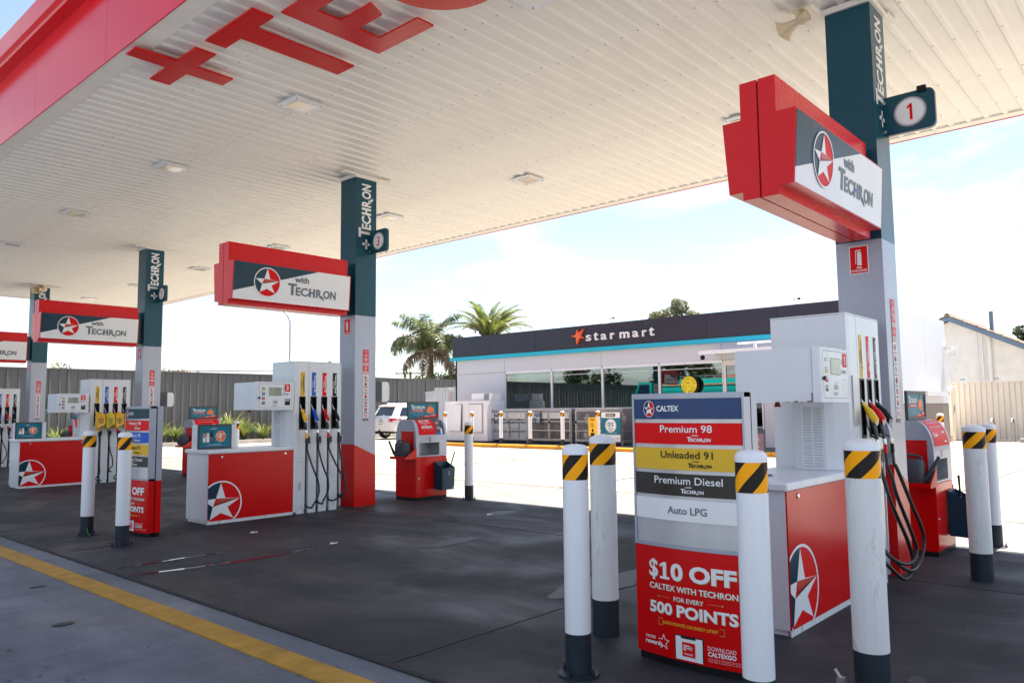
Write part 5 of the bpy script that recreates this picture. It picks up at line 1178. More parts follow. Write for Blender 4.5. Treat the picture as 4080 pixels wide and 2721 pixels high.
# ------------------------------------------------------------------ cages
def cage(y0, y1, lab, door_panels=True, nb=1):
    W_ = y1-y0; t = thing('storage_cage', lab, 'cage', (25.3, y0, .13), 0, 'steel mesh cages along the shop front')
    Hh = 1.44; Dp = .82; g = 'galv'; b = MB()
    for x in (0, Dp):
        for y in (0, W_-.04): b.box(x, x+.04, y, y+.04, 0, Hh, g)
    for z in (.13, Hh-.04):
        b.box(0, .04, .04, W_-.04, z, z+.04, g).box(Dp, Dp+.04, .04, W_-.04, z, z+.04, g)
        for y in (0, W_-.04): b.box(.04, Dp, y, y+.04, z, z+.04, g)
    b.box(-.01, Dp+.05, -.01, W_+.01, Hh+.001, Hh+.03, g); b.build('cage_frame', t)
    for z in (.17, .55, .93): MB().box(.03, Dp, .04, W_-.04, z, z+.03, g).build('shelf', t)
    nd = 2; dw = (W_-.08)/nd
    for q in range(nd):
        a = .04+q*dw; b = MB()
        for (p0, p1, p2, p3) in ((a+.01, a+.04, .19, Hh-.06), (a+dw-.04, a+dw-.01, .19, Hh-.06)): b.box(-.03, -.005, p0, p1, p2, p3, g)
        for z in (.19, .55, .93, Hh-.09): b.box(-.03, -.005, a+.04, a+dw-.04, z, z+.028, g)
        dr_ = b.build('door', t)
        if door_panels: MB().box(-.045, -.032, a+.05, a+dw-.05, Hh-.38, Hh-.12, 'silver_light').build('sheet_panel', dr_)
        MB().box(-.06, -.03, a+dw-.05, a+dw-.0, .86, .96, 'black').build('padlock', dr_)
    b = MB(); y = .06
    while y < W_-.04:
        b.box(-.018, -.013, y, y+.0042, .2, Hh-.05, g); y += .055
    z = .22
    while z < Hh-.05:
        b.box(-.024, -.019, .05, W_-.05, z, z+.006, g); z += .075
    for s_ in (.015, W_-.02):
        x = .06
        while x < Dp: b.box(x, x+.006, s_, s_+.005, .2, Hh-.05, g); x += .06
        z = .22
        while z < Hh-.05: b.box(.04, Dp, s_+.005, s_+.01, z, z+.006, g); z += .075
    b.build('wire_mesh', t, kind='stuff'); return t
cage(21.78, 24.05, 'steel mesh cage of water packs next to the ice freezer')
cage(19.40, 21.75, 'steel mesh cage of firewood bags carrying the FIREWOOD $20 sign')
cage(16.90, 19.20, 'mesh cage of gas bottles behind the SUPASWAP $35 board', door_panels=False)
for sh, z in ((0, .335), (1, .715), (2, 1.095)):
    for k in range(4):
        y = 21.9+k*.54
        o = MB().box(25.42, 25.95, y, y+.48, z, z+.27, 'bottle', .03)
        for q in range(5): o.lathe([(.045, z+.27), (.03, z+.30), (.015, z+.31)], 'blue' if q % 2 else 'paper', 8, (25.47, y+.06+q*.09, 0))
        o.build('water_pack', label='shrink-wrapped water pack, %s on the %s shelf of the left cage' % (('rightmost', 'third from the freezer', 'second from the freezer', 'next to the freezer')[k], ('bottom', 'middle', 'top')[sh]), cat='water pack', group='water packs in the left cage')
        y = 19.5+k*.56
        o = MB(); vs = []; n = 8
        for r_, zz_ in ((.85, 0), (1, .07), (1, .2), (.8, .27)):
            for a in range(n): an = 2*pi*a/n+.39; vs.append((25.7+.27*r_*cos(an)*1.05+.02*random.random(), y+.25+.25*r_*sin(an)*1.05+.02*random.random(), z+zz_))
        o.add(vs, [(j_*n+a, j_*n+(a+1) % n, (j_+1)*n+(a+1) % n, (j_+1)*n+a) for j_ in range(3) for a in range(n)]+[tuple(range(24, 32)), tuple(range(7, -1, -1))], 'woodbag')
        o.build('firewood_bag', label='brown firewood bag, %s on the %s shelf of the middle cage' % (('rightmost', 'second from right', 'second from left', 'leftmost')[k], ('bottom', 'middle', 'top')[sh]), cat='firewood bag', group='firewood bags in the middle cage')
for k, (y, z) in enumerate(((18.9, .335), (18.45, .335), (18.0, .335), (17.3, .335), (18.85, .97), (18.35, .97), (17.6, .97), (17.15, .97))):
    t = thing('gas_bottle', ('leftmost lower', 'second lower', 'third lower', 'rightmost lower', 'leftmost upper', 'second upper', 'third upper', 'rightmost upper')[k]+' white gas bottle in the mesh cage behind the SUPASWAP board', 'gas bottle', (25.7, y, z), 0, 'gas bottles in the cage')
    MB().lathe([(.09, 0), (.09, .03), (.13, .05), (.155, .10), (.155, .26), (.12, .32), (.05, .345), (.04, .35)], 'gas_white', 18).build('vessel', t)
    MB().lathe([(.075, .33), (.08, .34), (.08, .42), (.072, .42)], 'gas_white', 12).build('collar', t); MB().lathe([(.02, .34), (.02, .4)], 'steel', 8).build('valve', t)
# signs on cages
def cage_sign(y, w, h, z, x, lab, rows, m_='navy', cat='sign'):
    o = MB().box(0, .012, -w, 0, 0, h, m_).build('cage_sign', loc=(x, y, z), label=lab, cat=cat); d = D2()
    for r_ in rows:
        if r_[0] == 'ring': d.ring(*r_[1:], 2, 26)
        elif r_[0] == 'rect': d.rect(*r_[1:6], 1)
        elif r_[0] == 'disc': d.disc(*r_[1:6], 2, 26)
        else: d.text(*r_[:6], 3, .03)
    d.build('print', o, (0, 0, 0), UYm, UZ, .003); return o
cage_sign(21.30, .36, .46, 1.0, 25.2, 'navy FIREWOOD $20 sign wired to the middle cage', [('FIREWOOD', .03, .39, .3, .045, 'print_white'), ('ring', .18, .22, .14, .14, .012, 'print_white'), ('$', .06, .24, .04, .06, 'print_white'), ('20', .11, .17, .15, .1, 'print_white'), ('15KG', .13, .12, .1, .03, 'print_white'), ('2 LARGE BAGS', .05, .02, .26, .03, 'print_white')])
cage_sign(23.66, .36, .46, 1.0, 25.2, 'navy water price sign half hidden by a bollard on the left cage', [('NEVERFAIL', .03, .41, .3, .03, 'print_white'), ('WATER', .05, .37, .2, .03, 'print_white'), ('ring', .18, .2, .14, .14, .012, 'print_white'), ('$9', .07, .15, .18, .1, 'print_white')])
cage_sign(17.75, .88, 1.14, .30, 25.1, 'teal SUPASWAP board offering gas swap for $35 in front of the gas cage', [('rect', 0, .92, .88, 1.14, 'print_white'), ('rect', 0, 0, .88, .26, 'print_white'), ('rect', .2, .97, .66, 1.09, 'navy'), ('SUPASWAP', .24, 1.0, .36, .06, 'print_white'), ('disc', .44, .62, .265, .265, 'print_white'), ('ring', .44, .62, .25, .25, .012, 'red_print'), ('$', .24, .63, .05, .09, 'card_teal'), ('35', .3, .58, .28, .17, 'card_teal'), ('8.5KG GAS', .31, .49, .26, .05, 'card_teal'), ('SWAP', .37, .42, .14, .05, 'card_teal'), ('ALSO AVAILABLE IN STORE', .12, .33, .6, .015, 'print_white'), ('ring', .75, .13, .05, .05, .012, 'print_grey')], 'card_teal')
cage_sign(17.62, .38, .70, .55, 24.05, 'yellow placard with a circled $2 strapped to a shop bollard', [('A MATCH MADE', .07, .62, .24, .03, 'print_black'), ('IN HEAVEN', .09, .58, .18, .03, 'print_black'), ('ring', .19, .40, .1, .1, .006, 'print_black'), ('$', .12, .42, .03, .04, 'print_black'), ('2', .16, .36, .06, .09, 'print_black'), ('disc', .19, .19, .035, .05, 'skin'), ('rect', .1, 0, .28, .12, 'print_black'), ('disc', .2, .21, .05, .055, 'hair')], 'yellow')
for k, (y, lab) in enumerate(((25.86, 'shop-side bollard directly behind the $10 OFF bin'), (24.13, 'shop-side bollard before the right freezer door'), (22.39, 'shop-side bollard covering the water price sign'), (20.75, 'shop-side bollard left of the FIREWOOD sign'), (19.05, 'shop-side bollard at the gap between middle cage and gas cage'), (17.32, 'shop-side bollard behind the yellow $2 placard'))):
    bollard(24.26, y, 'round', lab, 'bollards along the shop kerb', z0=.13, bolts=False)
wb = thing('wheelie_bin', 'yellow wheelie bin right of the gas cage, mostly behind the price board', 'bin', (25.4, 15.95, .13))
MB().add([(.05, .05, .05), (.5, .05, .05), (.5, .45, .05), (.05, .45, .05), (0, 0, 1.0), (.56, 0, 1.0), (.56, .5, 1.0), (0, .5, 1.0)], [(0, 3, 2, 1), (4, 5, 6, 7), (0, 1, 5, 4), (1, 2, 6, 5), (2, 3, 7, 6), (3, 0, 4, 7)], 'kerb_yellow').build('tub', wb)
MB().prism([(-.04, 1.01), (.58, 1.01), (.6, 1.06), (.3, 1.12), (0, 1.07)], 'y', -.03, .53, 'yellow').build('lid', wb)
for y in (.0, .44): MB().lathe([(.09, 0), (.09, .05)], 'tyre', 12, (.5, y, .09), 'y').build('wheel', wb)
rs_ = thing('poster_stand', 'red $10 poster stand seen through the gap beside the nearest pump', 'sign', (25.0, 12.6, .13)); MB().box(0, .03, -.5, 0, .6, 1.5, 'red_print').box(0, .03, -.3, -.2, 0, .6, 'steel').box(-.1, .15, -.4, -.1, 0, .02, 'steel').build('board', rs_)
d = D2(); d.text('$10', .08, .3, .3, .2, 'print_white', 1, .03); d.text('rewards', .08, .65, .3, .08, 'print_white', 1, .03); d.build('print', rs_, (-.002, 0, .6), UYm, UZ, .002)

# ================================================================== car
def car():
    t = thing('parked_car', 'white SUV parked by the grey fence, rear window and tail lights towards the camera', 'car', (27.5, 33.6, 0)); t.scale = (1.12, 1.1, 1.13)
    Ln, Wd = 4.65, 1.88
    # body sections along x (rear = 0)
    prof = [(0.0, .42), (0.0, .62), (.05, .95), (.12, 1.08), (.22, 1.16), (.55, 1.62), (.80, 1.70), (1.6, 1.74), (2.4, 1.70), (3.0, 1.50), (3.55, 1.14), (4.3, 1.0), (4.6, .82), (4.65, .55), (4.6, .35), (.06, .35)]
    low = [(0.02, .38), (0.0, .70), (.06, .98), (.14, 1.10), (3.62, 1.10), (4.3, 1.0), (4.58, .82), (4.65, .55), (4.6, .35)]
    b = MB()
    def sec(pl, ins, y0, y1, m, top=0):
        n = len(pl); L_ = [(x, y0+.0, z) for x, z in pl]; R_ = [(x, y1, z) for x, z in pl]
        return L_, R_
    # lower body: three slices for tumblehome
    ys_ = [0, .07, .16, Wd-.16, Wd-.07, Wd]; sc_ = [(.93, .06), (.985, .015), (1, 0), (1, 0), (.985, .015), (.93, .06)]
    V_ = []
    for y_, (s_, dz) in zip(ys_, sc_):
        for x, z in low: V_.append((Ln/2+(x-Ln/2)*s_, y_, z-(dz if z > .9 else 0)))
    n = len(low)
    b.add(V_, [(j_*n+a, j_*n+(a+1) % n, (j_+1)*n+(a+1) % n, (j_+1)*n+a) for j_ in range(5) for a in range(n)], 'car_white', True)
    for o_ in (0, 5*n): b.add(V_, [tuple(t_[q]+o_ for q in range(3)) for t_ in tessellate_polygon([[Vector((x, z, 0)) for x, z in low]])], 'car_white')
    b.build('body', t)
    up = [(.16, 1.09), (.30, 1.30), (.50, 1.60), (.62, 1.67), (.9, 1.71), (1.6, 1.735), (2.4, 1.70), (2.75, 1.62), (3.62, 1.09)]
    V_ = []
    for y_, ti in ((.08, 0), (.13, .0), (.26, 1), (Wd/2, 1.02), (Wd-.26, 1), (Wd-.13, 0), (Wd-.08, 0)):
        for x, z in up:
            zz_ = z; yy_ = y_
            h = (z-1.09)/.64
            if y_ < .2: yy_ = y_+.16*h; zz_ = z-.03*h
            elif y_ > Wd-.2: yy_ = y_-.16*h; zz_ = z-.03*h
            V_.append((x, yy_, zz_+(.01 if ti > 1 else 0)))
    n = len(up); b = MB()
    b.add(V_, [(j_*n+a, j_*n+(a+1), (j_+1)*n+(a+1), (j_+1)*n+a) for j_ in range(6) for a in range(n-1)], 'car_white', True)
    for o_ in (0, 6*n): b.add(V_, [tuple(t_[q]+o_ for q in range(3)) for t_ in tessellate_polygon([[Vector((x, z, 0)) for x, z in up]])], 'car_white')
    b.build('roof_shell', t)
    # rear window on the slope, spoiler
    MB().add([(.195, .26, 1.15), (.195, Wd-.26, 1.15), (.455, Wd-.34, 1.56), (.455, .34, 1.56)], [(0, 1, 2, 3)], 'car_glass').build('rear_window', t)
    MB().prism([(.38, 1.60), (.62, 1.66), (.62, 1.70), (.36, 1.64)], 'y', .3, Wd-.3, 'car_white').build('spoiler', t)
    MB().box(.345, .37, Wd/2-.16, Wd/2+.16, 1.61, 1.635, 'lamp_red').build('brake_light', t)
    def sidey(h, o_): return .065+.16*max(0, (h-1.09)/.64)-o_
    for x0, x1, x2, x3 in ((.55, .78, 1.25, 1.2), (1.30, 1.25, 2.1, 2.1), (2.2, 2.2, 2.72, 3.38)):
        b = MB(); b.add([(x0, sidey(1.15, .012), 1.15), (x3, sidey(1.15, .012), 1.15), (x2, sidey(1.55, .012), 1.56), (x1, sidey(1.55, .012), 1.56)], [(0, 1, 2, 3)], 'car_glass'); b.build('side_window', t)
    for yy_ in (.02, Wd-.30):
        near = yy_ < .5
        b = MB(); b.box(-.008, .06, yy_, yy_+.28, .86, 1.04, 'lamp_red'); b.build('tail_light', t)
        MB().box(-.014, -.009, yy_+.16, yy_+.24, .9, 1.0, 'lamp_glass').build('tail_lens', t)
    MB().box(.02, .55, -.012, .0, .93, 1.04, 'lamp_red').box(.25, .45, -.016, -.012, .95, 1.02, 'lamp_glass').build('tail_light', t)
    MB().prism([(-.03, .40), (.02, .37), (.02, .62), (-.03, .60)], 'y', .04, Wd-.04, 'car_white').build('rear_bumper', t)
    MB().box(-.02, .06, .06, Wd-.06, .30, .385, 'black').build('lower_valance', t)
    MB().box(-.02, -.008, Wd/2-.2, Wd/2+.2, .86, .885, 'chrome').build('boot_trim', t)
    o = MB().box(-.022, -.01, Wd/2-.2, Wd/2+.2, .68, .80, 'print_white').build('number_plate', t)
    d = D2(); d.text('S243 AZU', .03, .03, .34, .07, 'print_black', 1, .03); d.build('plate_text', o, (-.022, Wd/2+.2, .68), UYm, UZ, .002)
    MB().lathe([(.05, -.02), (.05, 0)], 'chrome', 14, (.045, Wd/2, .97), 'x').build('badge', t)
    for x, y_ in ((.95, -.0), (3.65, 0), (.95, Wd-.22), (3.65, Wd-.22)):
        w_ = MB().lathe([(.25, -.012), (.33, .0), (.345, .03), (.345, .19), (.33, .22), (.25, .225)], 'tyre', 24, (x, y_, .345), 'y').build('wheel', t)
        MB().lathe([(.05, -.03), (.22, -.016), (.235, -.014), (.235, .0)], 'chrome', 20, (x, y_, .345), 'y').build('rim', w_)
        MB().prism([(x+.43*cos(a), .345+.43*sin(a)) for a in [pi*q/14 for q in range(15)]], 'y', (-.008 if y_ == 0 else Wd-.2), (.2 if y_ == 0 else Wd+.008), 'black').build('wheel_arch', t)
    MB().tube([(.9, .32, 1.76), (2.3, .32, 1.76)], .018, 'steel', 6).tube([(.9, Wd-.32, 1.76), (2.3, Wd-.32, 1.76)], .018, 'steel', 6).build('roof_rail', t)
    MB().tube([(.75, Wd/2, 1.71), (.55, Wd/2, 1.9)], .004, 'black', 5).build('aerial', t)
    MB().tube([(2.0, -.03, .95), (2.25, -.03, .96)], .012, 'chrome', 6).build('door_handle', t); MB().box(3.0, 3.12, -.2, -.02, 1.02, 1.18, 'car_white', .02).build('wing_mirror', t)
    b = MB(); b.tube([(-.12, Wd/2, .42), (0, Wd/2, .42)], .03, 'black', 8).lathe([(.03, .42), (.03, .48)], 'steel', 8, (-.12, Wd/2, 0)); b.build('tow_bar', t)
    MB().box(1.85, 1.856, -.001, .002, .45, 1.08, 'black').box(2.55, 2.556, -.001, .002, .45, 1.08, 'black').build('door_gap', t)
car()

# ================================================================== fences
def rib_fence(name, p0, p1, z0, z1, pitch, sheetw, m, lab, post=True, depth=.035):
    p0 = Vector((*p0, 0)); p1 = Vector((*p1, 0)); Ld = (p1-p0).length; a = atan2(p1.y-p0.y, p1.x-p0.x)
    t = thing(name, lab, 'fence', (p0.x, p0.y, 0), a)
    nsh = max(1, int(round(Ld/sheetw))); w = Ld/nsh; nr = max(1, int(round(w/pitch))); pt = w/nr
    pr = []
    for k in range(nr):
        x = k*pt; pr += [(x, 0), (x+pt*.72, 0), (x+pt*.78, depth), (x+pt*.92, depth), (x+pt*.98, 0)]
    pr.append((w-.002, 0))
    b = MB(); n = len(pr); b.add([(x+.002, y_, z0+.02) for x, y_ in pr]+[(x+.002, y_, z1-.05) for x, y_ in pr], [(i, i+1, n+i+1, n+i) for i in range(n-1)], m)
    me = b.data('fence_sheet'); pm = MB().box(-.03, .03, -.04, .05, z0-.05, z1-.052, m).data('fence_post'); rm = MB().box(.002, w-.002, -.045, .06, z1-.05, z1, m).data('fence_rail')
    for k in range(nsh):
        link('fence_sheet', me, t, (k*w, 0, 0)); link('top_rail', rm, t, (k*w, 0, 0))
        if post and pitch > .3: link('fence_post', pm, t, (k*w, 0, 0))
    MB().box(0, Ld, -.03, .05, z0, z0+.03, m).build('bottom_rail', t)
    return t
rib_fence('metal_fence', (61, 38.5), (-14, 38.5), .12, 3.66, .40, 2.4, 'fence_grey', 'tall grey ribbed metal fence running behind the pumps and the car')
rib_fence('metal_fence', (27.2, 29.77), (27.2, 28.05), .0, 2.74, .22, .9, 'fence_white', 'short white ribbed fence between the car and the shop corner')
rib_fence('metal_fence', (28.9, 32.4), (27.25, 29.8), .0, 2.60, .22, .9, 'fence_white', 'lower white ribbed gate leaf at the left end of the white fence')
rib_fence('metal_fence', (40, 8.9), (40, -14), .0, 2.61, .216, 1.1, 'fence_cream', 'cream ribbed metal fence at right in front of the house')
t = thing('striped_post', 'red and white striped post standing against the white fence', 'post', (27.05, 28.5, 0)); MB().box(-.03, .03, -.04, .04, 0, 2.72, 'print_white').build('post', t)
d = D2()
for k in range(14): d.poly([(-.04, 1.1+k*.11), (.04, 1.14+k*.11), (.04, 1.19+k*.11), (-.04, 1.15+k*.11)], 'red_print', 1)
d.build('stripes', t, (-.031, 0, 0), UYm, UZ, .002)
# planter
MB().box(-14, 36, 37.0, 37.16, 0, .16, 'kerb_concrete').build('planter_kerb', kind='structure')
MB().quad((-14, 37.16, .12), (36, 37.16, .12), (36, 38.5, .14), (-14, 38.5, .14), 'soil').build('garden_bed', kind='structure')
def flax_mesh(h, n, seed, m):
    R_ = random.Random(seed); b = MB()
    for k in range(n):
        a = R_.random()*2*pi; ln = h*(.6+.6*R_.random()); le = .25+.75*R_.random(); w = .014+.014*R_.random(); pts = []
        for q in range(6):
            s_ = q/5; out_ = le*ln*.8*s_**1.5; z = ln*(s_-.42*le*s_**2.6); pts.append(Vector((cos(a)*out_+.05*cos(a), sin(a)*out_+.05*sin(a), z)))
        sd = Vector((-sin(a), cos(a), 0)); vs = []
        for q, p in enumerate(pts): ww = w*(1-q/5)**.6+.001; vs += [tuple(p-sd*ww), tuple(p+sd*ww)]
        b.add(vs, [(2*q, 2*q+2, 2*q+3, 2*q+1) for q in range(5)], m)
    return b
fx = [(6.8, 1.0), (8.4, .8), (10.6, 1.1), (12.1, 1.2), (13.6, .9), (15.0, 1.0), (16.4, 1.4), (17.4, 1.2), (19.4, 1.7), (20.2, 1.9), (21.0, 1.5), (21.9, 1.2), (22.9, 1.3), (24.4, 1.0), (29.2, .8), (31.0, .9)]
flx = [flax_mesh(1.0, 110, s_, 'leaf_flax').data('leaf_tuft') for s_ in (1, 2, 3)]; stk = [flax_mesh(1.25, 14, s_, 'leaf_yellow').data('seed_stalks') for s_ in (5, 6)]
for k, (x, s_) in enumerate(fx):
    t = thing('flax_plant', '%s strappy plant %s' % (('low', 'bushy', 'spiky', 'tall')[k % 4], ('at the far left of the fence bed', 'left of the farthest column', 'between the farthest column and the bagged pump', 'behind the bagged pump', 'just left of the third column', 'behind the price board at left', 'just right of the price board at left', 'further right of the left price board', 'above the large teal drinks poster', 'left of the bollard by the middle pump', 'behind the bollard by the middle pump', 'right of the bollard by the middle pump', 'against the louvres of the middle pump', 'hidden behind the middle pump', 'left of the parked car', 'behind the parked car')[k]), 'plant', (x, 37.75+.2*sin(k*2.1), .12), k*.9, 'strappy plants along the fence'); t.scale = (s_*.9, s_*.9, s_*.8)
    link('leaf_tuft', flx[k % 3], t, (0, 0, 0)); link('seed_stalks', stk[k % 2], t, (0, 0, 0))

# ================================================================== right background
t = thing('comms_cabinet', 'tall cream metal cabinet with vents and a green diamond sticker beside the shop wall', 'cabinet', (38.3, 8.25, 0))
MB().prism([(0, 0), (0, 2.26), (.0, 2.3), (.8, 2.42), (.8, 0)], 'y', 0, .62, 'cabinet_cream').build('body', t)
MB().box(.03, .78, -.012, -.001, .06, 2.24, 'cabinet_cream').build('door', t)
b = MB()
for r in range(2):
    for c in range(9): b.box(-.004, 0, .05+c*.06, .09+c*.06, 2.02+r*.09, 2.08+r*.09, 'print_grey'); b.box(-.004, 0, .05+c*.06, .09+c*.06, .08+r*.09, .14+r*.09, 'print_grey')
b.build('vent_slots', t)
d = D2(); d.poly([(.38, 1.2), (.5, 1.42), (.38, 1.64), (.26, 1.42)], 'card_teal', 1); d.rect(.12, 1.15, .15, 1.3, 'print_black', 1); d.build('sticker', t, (0, -.013, 0), UX, UZ, .002)
for k, y in enumerate((6.9, 6.15)):
    t = MB().tube(smooth_path([(-.4, 0, 0), (-.4, 0, .55), (-.36, 0, .78), (-.2, 0, .93), (0, 0, .97), (.2, 0, .93), (.36, 0, .78), (.4, 0, .55), (.4, 0, 0)], 30), .03, 'steel', 8).build('bike_hoop', loc=(39.2, y, 0), label=('curved steel bike hoop behind the pair of bollards at right', 'curved steel bike hoop standing free in front of the cream fence')[k], cat='bike rack', group='steel bike hoops')
MB().box(-.08, .08, -1.7, 0, 0, .17, 'kerb_concrete', .02).build('wheel_stop', loc=(38.1, 5.75, 0), label='low concrete wheel stop at the right picture edge', cat='wheel stop')
bollard(21.6, 4.93, 'round', 'small distant striped bollard between the right bin poster and the cream cabinet', z0=0)
hs = thing('house', 'cream brick gable house with tiled roof and blue barge board behind the cream fence', 'house', (43, 9.15, 0))
gp = [(-9, 0), (-9, 5.72-9*.515), (0, 5.72), (9, 5.72-9*.515), (9, 0)]
MB().prism([(-p[0], p[1]) for p in gp], 'x', 0, 9, 'render_wall').build('wall', hs)
for sg in (-1, 1):
    MB().prism([(0, 5.72), (0, 5.98), (sg*9.6, 5.98-9.6*.515), (sg*9.6, 5.72-9.6*.515)], 'x', -.42, -.38, 'barge_blue').build('barge_board', hs)
    MB().prism([(0, 5.8), (0, 5.84), (sg*9.6, 5.84-9.6*.515), (sg*9.6, 5.8-9.6*.515)], 'x', -.38, 0, 'soffit_trim').build('eave_lining', hs)
    b = MB(); nc = 30
    for k in range(nc):
        ya = k*.325; yb_ = ya+.36; za, zb = 6.0-ya*.515, 6.0-yb_*.515
        for q in range(31):
            xx = -.46+q*.3; dz = .012*((q*7+k*3) % 5)/5
            b.add([(xx, sg*ya, za+dz), (xx+.07, sg*ya, za+.05+dz), (xx+.28, sg*ya, za+.0+dz), (xx, sg*yb_, zb+.03+dz), (xx+.07, sg*yb_, zb+.08+dz), (xx+.28, sg*yb_, zb+.03+dz), (xx, sg*yb_, zb-.01+dz), (xx+.07, sg*yb_, zb+.02+dz), (xx+.28, sg*yb_, zb-.01+dz), (xx, sg*ya, za-.03)], [(0, 1, 4, 3), (1, 2, 5, 4), (3, 4, 7, 6), (4, 5, 8, 7), (0, 3, 6, 9)], 'roof_tile')
    b.build('roof_tiles', hs, kind='stuff')
b = MB()
for q in range(22): b.lathe([(.11, -.5+q*.42), (.13, -.5+q*.42+.4)], 'roof_tile', 10, (0, 0, 6.0), 'x')
b.build('ridge_tiles', hs, kind='stuff')
MB().tube([(.9, -1.65, 5.0), (.9, -1.65, 6.15)], .09, 'barge_blue', 12).build('flue', hs); MB().lathe([(.16, 6.18), (.02, 6.26)], 'steel', 12, (.9, -1.65, 0)).build('flue_cap', hs)
MB().tube([(-.05, -1.16, 2.0), (-.05, -1.16, 4.95), (-.05, -1.1, 5.05), (-.05, -1.1, 5.2)], .02, 'old_white', 6).build('conduit', hs); MB().tube([(-.05, -1.36, 2.0), (-.05, -1.36, 4.94)], .025, 'white_paint', 6).build('conduit', hs); MB().tube([(-.1, -1.66, 0), (-.1, -1.66, 4.92)], .1, 'render_wall', 12).build('downpipe', hs)
for y in (-.45, -1.86):
    vv = MB().box(-.012, 0, y-.17, y+.17, 2.7, 2.94, 'old_white').build('air_vent', hs); b = MB()
    for k in range(5): b.box(-.016, -.012, y-.1+k*.045, y-.08+k*.045, 2.76, 2.88, 'print_grey')
    b.build('vent_slots', vv)

# ================================================================== trees
def frond(Ln, wl, droop, n, m, ms, lift, sweep, seed=0, curl=0., tw=.05):
    """a rachis curving outwards along +x with two rows of leaflets"""
    R_ = random.Random(seed); b = MB(); pts = []; N_ = 14
    for q in range(N_+1):
        s_ = q/N_; ang = lift-droop*s_**1.3
        if q == 0: pts.append(Vector((0, 0, 0)))
        else: pts.append(pts[-1]+Vector((cos(ang), 0, sin(ang)))*(Ln/N_))
    b.tube(pts, [.045*(1-q/(N_+1))+.006 for q in range(N_+1)], ms, 5)
    def at(s_):
        f_ = s_*N_; i_ = min(N_-1, int(f_)); t_ = f_-i_; return pts[i_].lerp(pts[i_+1], t_), (pts[i_+1]-pts[i_]).normalized()
    for k in range(n):
        s_ = .1+.9*k/n; p, tg = at(s_); nrm = Vector((-tg.z, 0, tg.x))
        ll = wl*(sin(pi*(.12+.86*s_))**.6)*(.85+.3*R_.random())
        for sg in (-1, 1):
            d_ = (Vector((0, sg, 0))*sweep[0]+tg*sweep[1]+nrm*(sweep[2]+tw*(R_.random()-.5)*4)).normalized()
            e1 = p+d_*ll*.55; e2 = p+d_*ll+Vector((0, 0, -curl*ll))
            w_ = tg*(.024+.008*R_.random())
            b.add([tuple(p-w_*.6), tuple(p+w_*.6), tuple(e1+w_), tuple(e1-w_), tuple(e2)], [(0, 1, 2, 3), (3, 2, 4)], m)
    return b.data('frond')
def palm(x, y, zc, kind, lab):
    t = thing('palm_tree', lab, 'palm tree', (x, y, 0)); R_ = random.Random(3 if kind == 'date' else 9)
    r0 = .38 if kind == 'date' else .2; b = MB(); prof = []
    for k in range(26): prof.append((r0*(1.08 if k % 2 else .96)*(1.15-.15*k/25), (zc-.1)*k/25))
    b.lathe(prof, 'bark', 12); b.build('trunk', t)
    if kind == 'date':
        ms_ = [frond(4.3, .42, 1.25, 75, 'leaf_palm', 'bark_pale', 1.25, (1, .55, .25), 1), frond(4.5, .42, 1.5, 75, 'leaf_palm', 'bark_pale', .95, (1, .55, .2), 2), frond(4.3, .40, 1.3, 75, 'leaf_palm', 'bark_pale', .35, (1, .5, .2), 3)]
        n = 64
        for k in range(n):
            u = k/n; a = k*2.399+R_.random()*.2
            mi_ = 0 if u < .30 else (1 if u < .68 else 2); lean = (.28-.95*u) if mi_ == 0 else (.15-.3*(u-.3) if mi_ == 1 else .1-.9*(u-.68))
            o = link('frond', ms_[mi_], t, (0.12*cos(a), .12*sin(a), zc+.1-.2*u)); o.rotation_euler = (R_.uniform(-.25, .25), -lean+R_.uniform(-.08, .08), a); s_ = .9+.15*R_.random(); o.scale = (s_, s_, s_)
    else:
        ms_ = [frond(3.5, .75, 1.5, 90, 'leaf_queen', 'bark_pale', 1.45, (.7, .45, -.2), 4, .35, .3), frond(3.8, .8, 2.6, 95, 'leaf_queen', 'bark_pale', 1.1, (.7, .35, -.35), 5, .6, .3), frond(3.4, .7, 2.3, 90, 'leaf_dead', 'bark_pale', .35, (.6, .35, -.5), 6, .6, .35)]
        n = 22
        for k in range(n):
            u = k/n; a = k*2.399+.6; mi_ = 0 if u < .28 else (1 if u < .75 else 2)
            o = link('frond', ms_[mi_], t, (0, 0, zc+.2-.2*u)); o.rotation_euler = (R_.uniform(-.3, .3), R_.uniform(-.12, .12), a); s_ = 1.1+.25*R_.random(); o.scale = (s_, s_, s_)
    return t
palm(45.0, 42.65, 6.9, 'date', 'big date palm with stiff arching fronds rising behind the left end of the shop')
palm(41.7, 46.1, 6.1, 'queen', 'scruffy drooping palm with brown lower fronds left of the shop')
def leafcloud(name, parent, clumps, nl, size, m, seed, elong=2.2):
    R_ = random.Random(seed); b = MB(); vs = []; fs = []
    for (cx, cy, cz, r) in clumps:
        for k in range(int(nl*r*r)):
            while True:
                p = Vector((R_.uniform(-1, 1), R_.uniform(-1, 1), R_.uniform(-1, 1)))
                if p.length < 1 and p.length > .25 and R_.random() < .35+.65*p.length: break
            p = Vector((cx, cy, cz))+Vector((p.x, p.y, p.z*.72))*r
            a = Vector((R_.uniform(-1, 1), R_.uniform(-1, 1), R_.uniform(-1, .6))).normalized(); c = a.cross(Vector((R_.uniform(-1, 1), R_.uniform(-1, 1), R_.uniform(-1, 1)))).normalized()
            s_ = size*(.6+.8*R_.random()); i_ = len(vs)
            vs += [tuple(p-a*s_*elong/2), tuple(p+c*s_*.5), tuple(p+a*s_*elong/2), tuple(p-c*s_*.5)]; fs.append((i_, i_+1, i_+2, i_+3))
    b.add(vs, fs, m); me = b.data(name); o = link(name, me, parent); return o
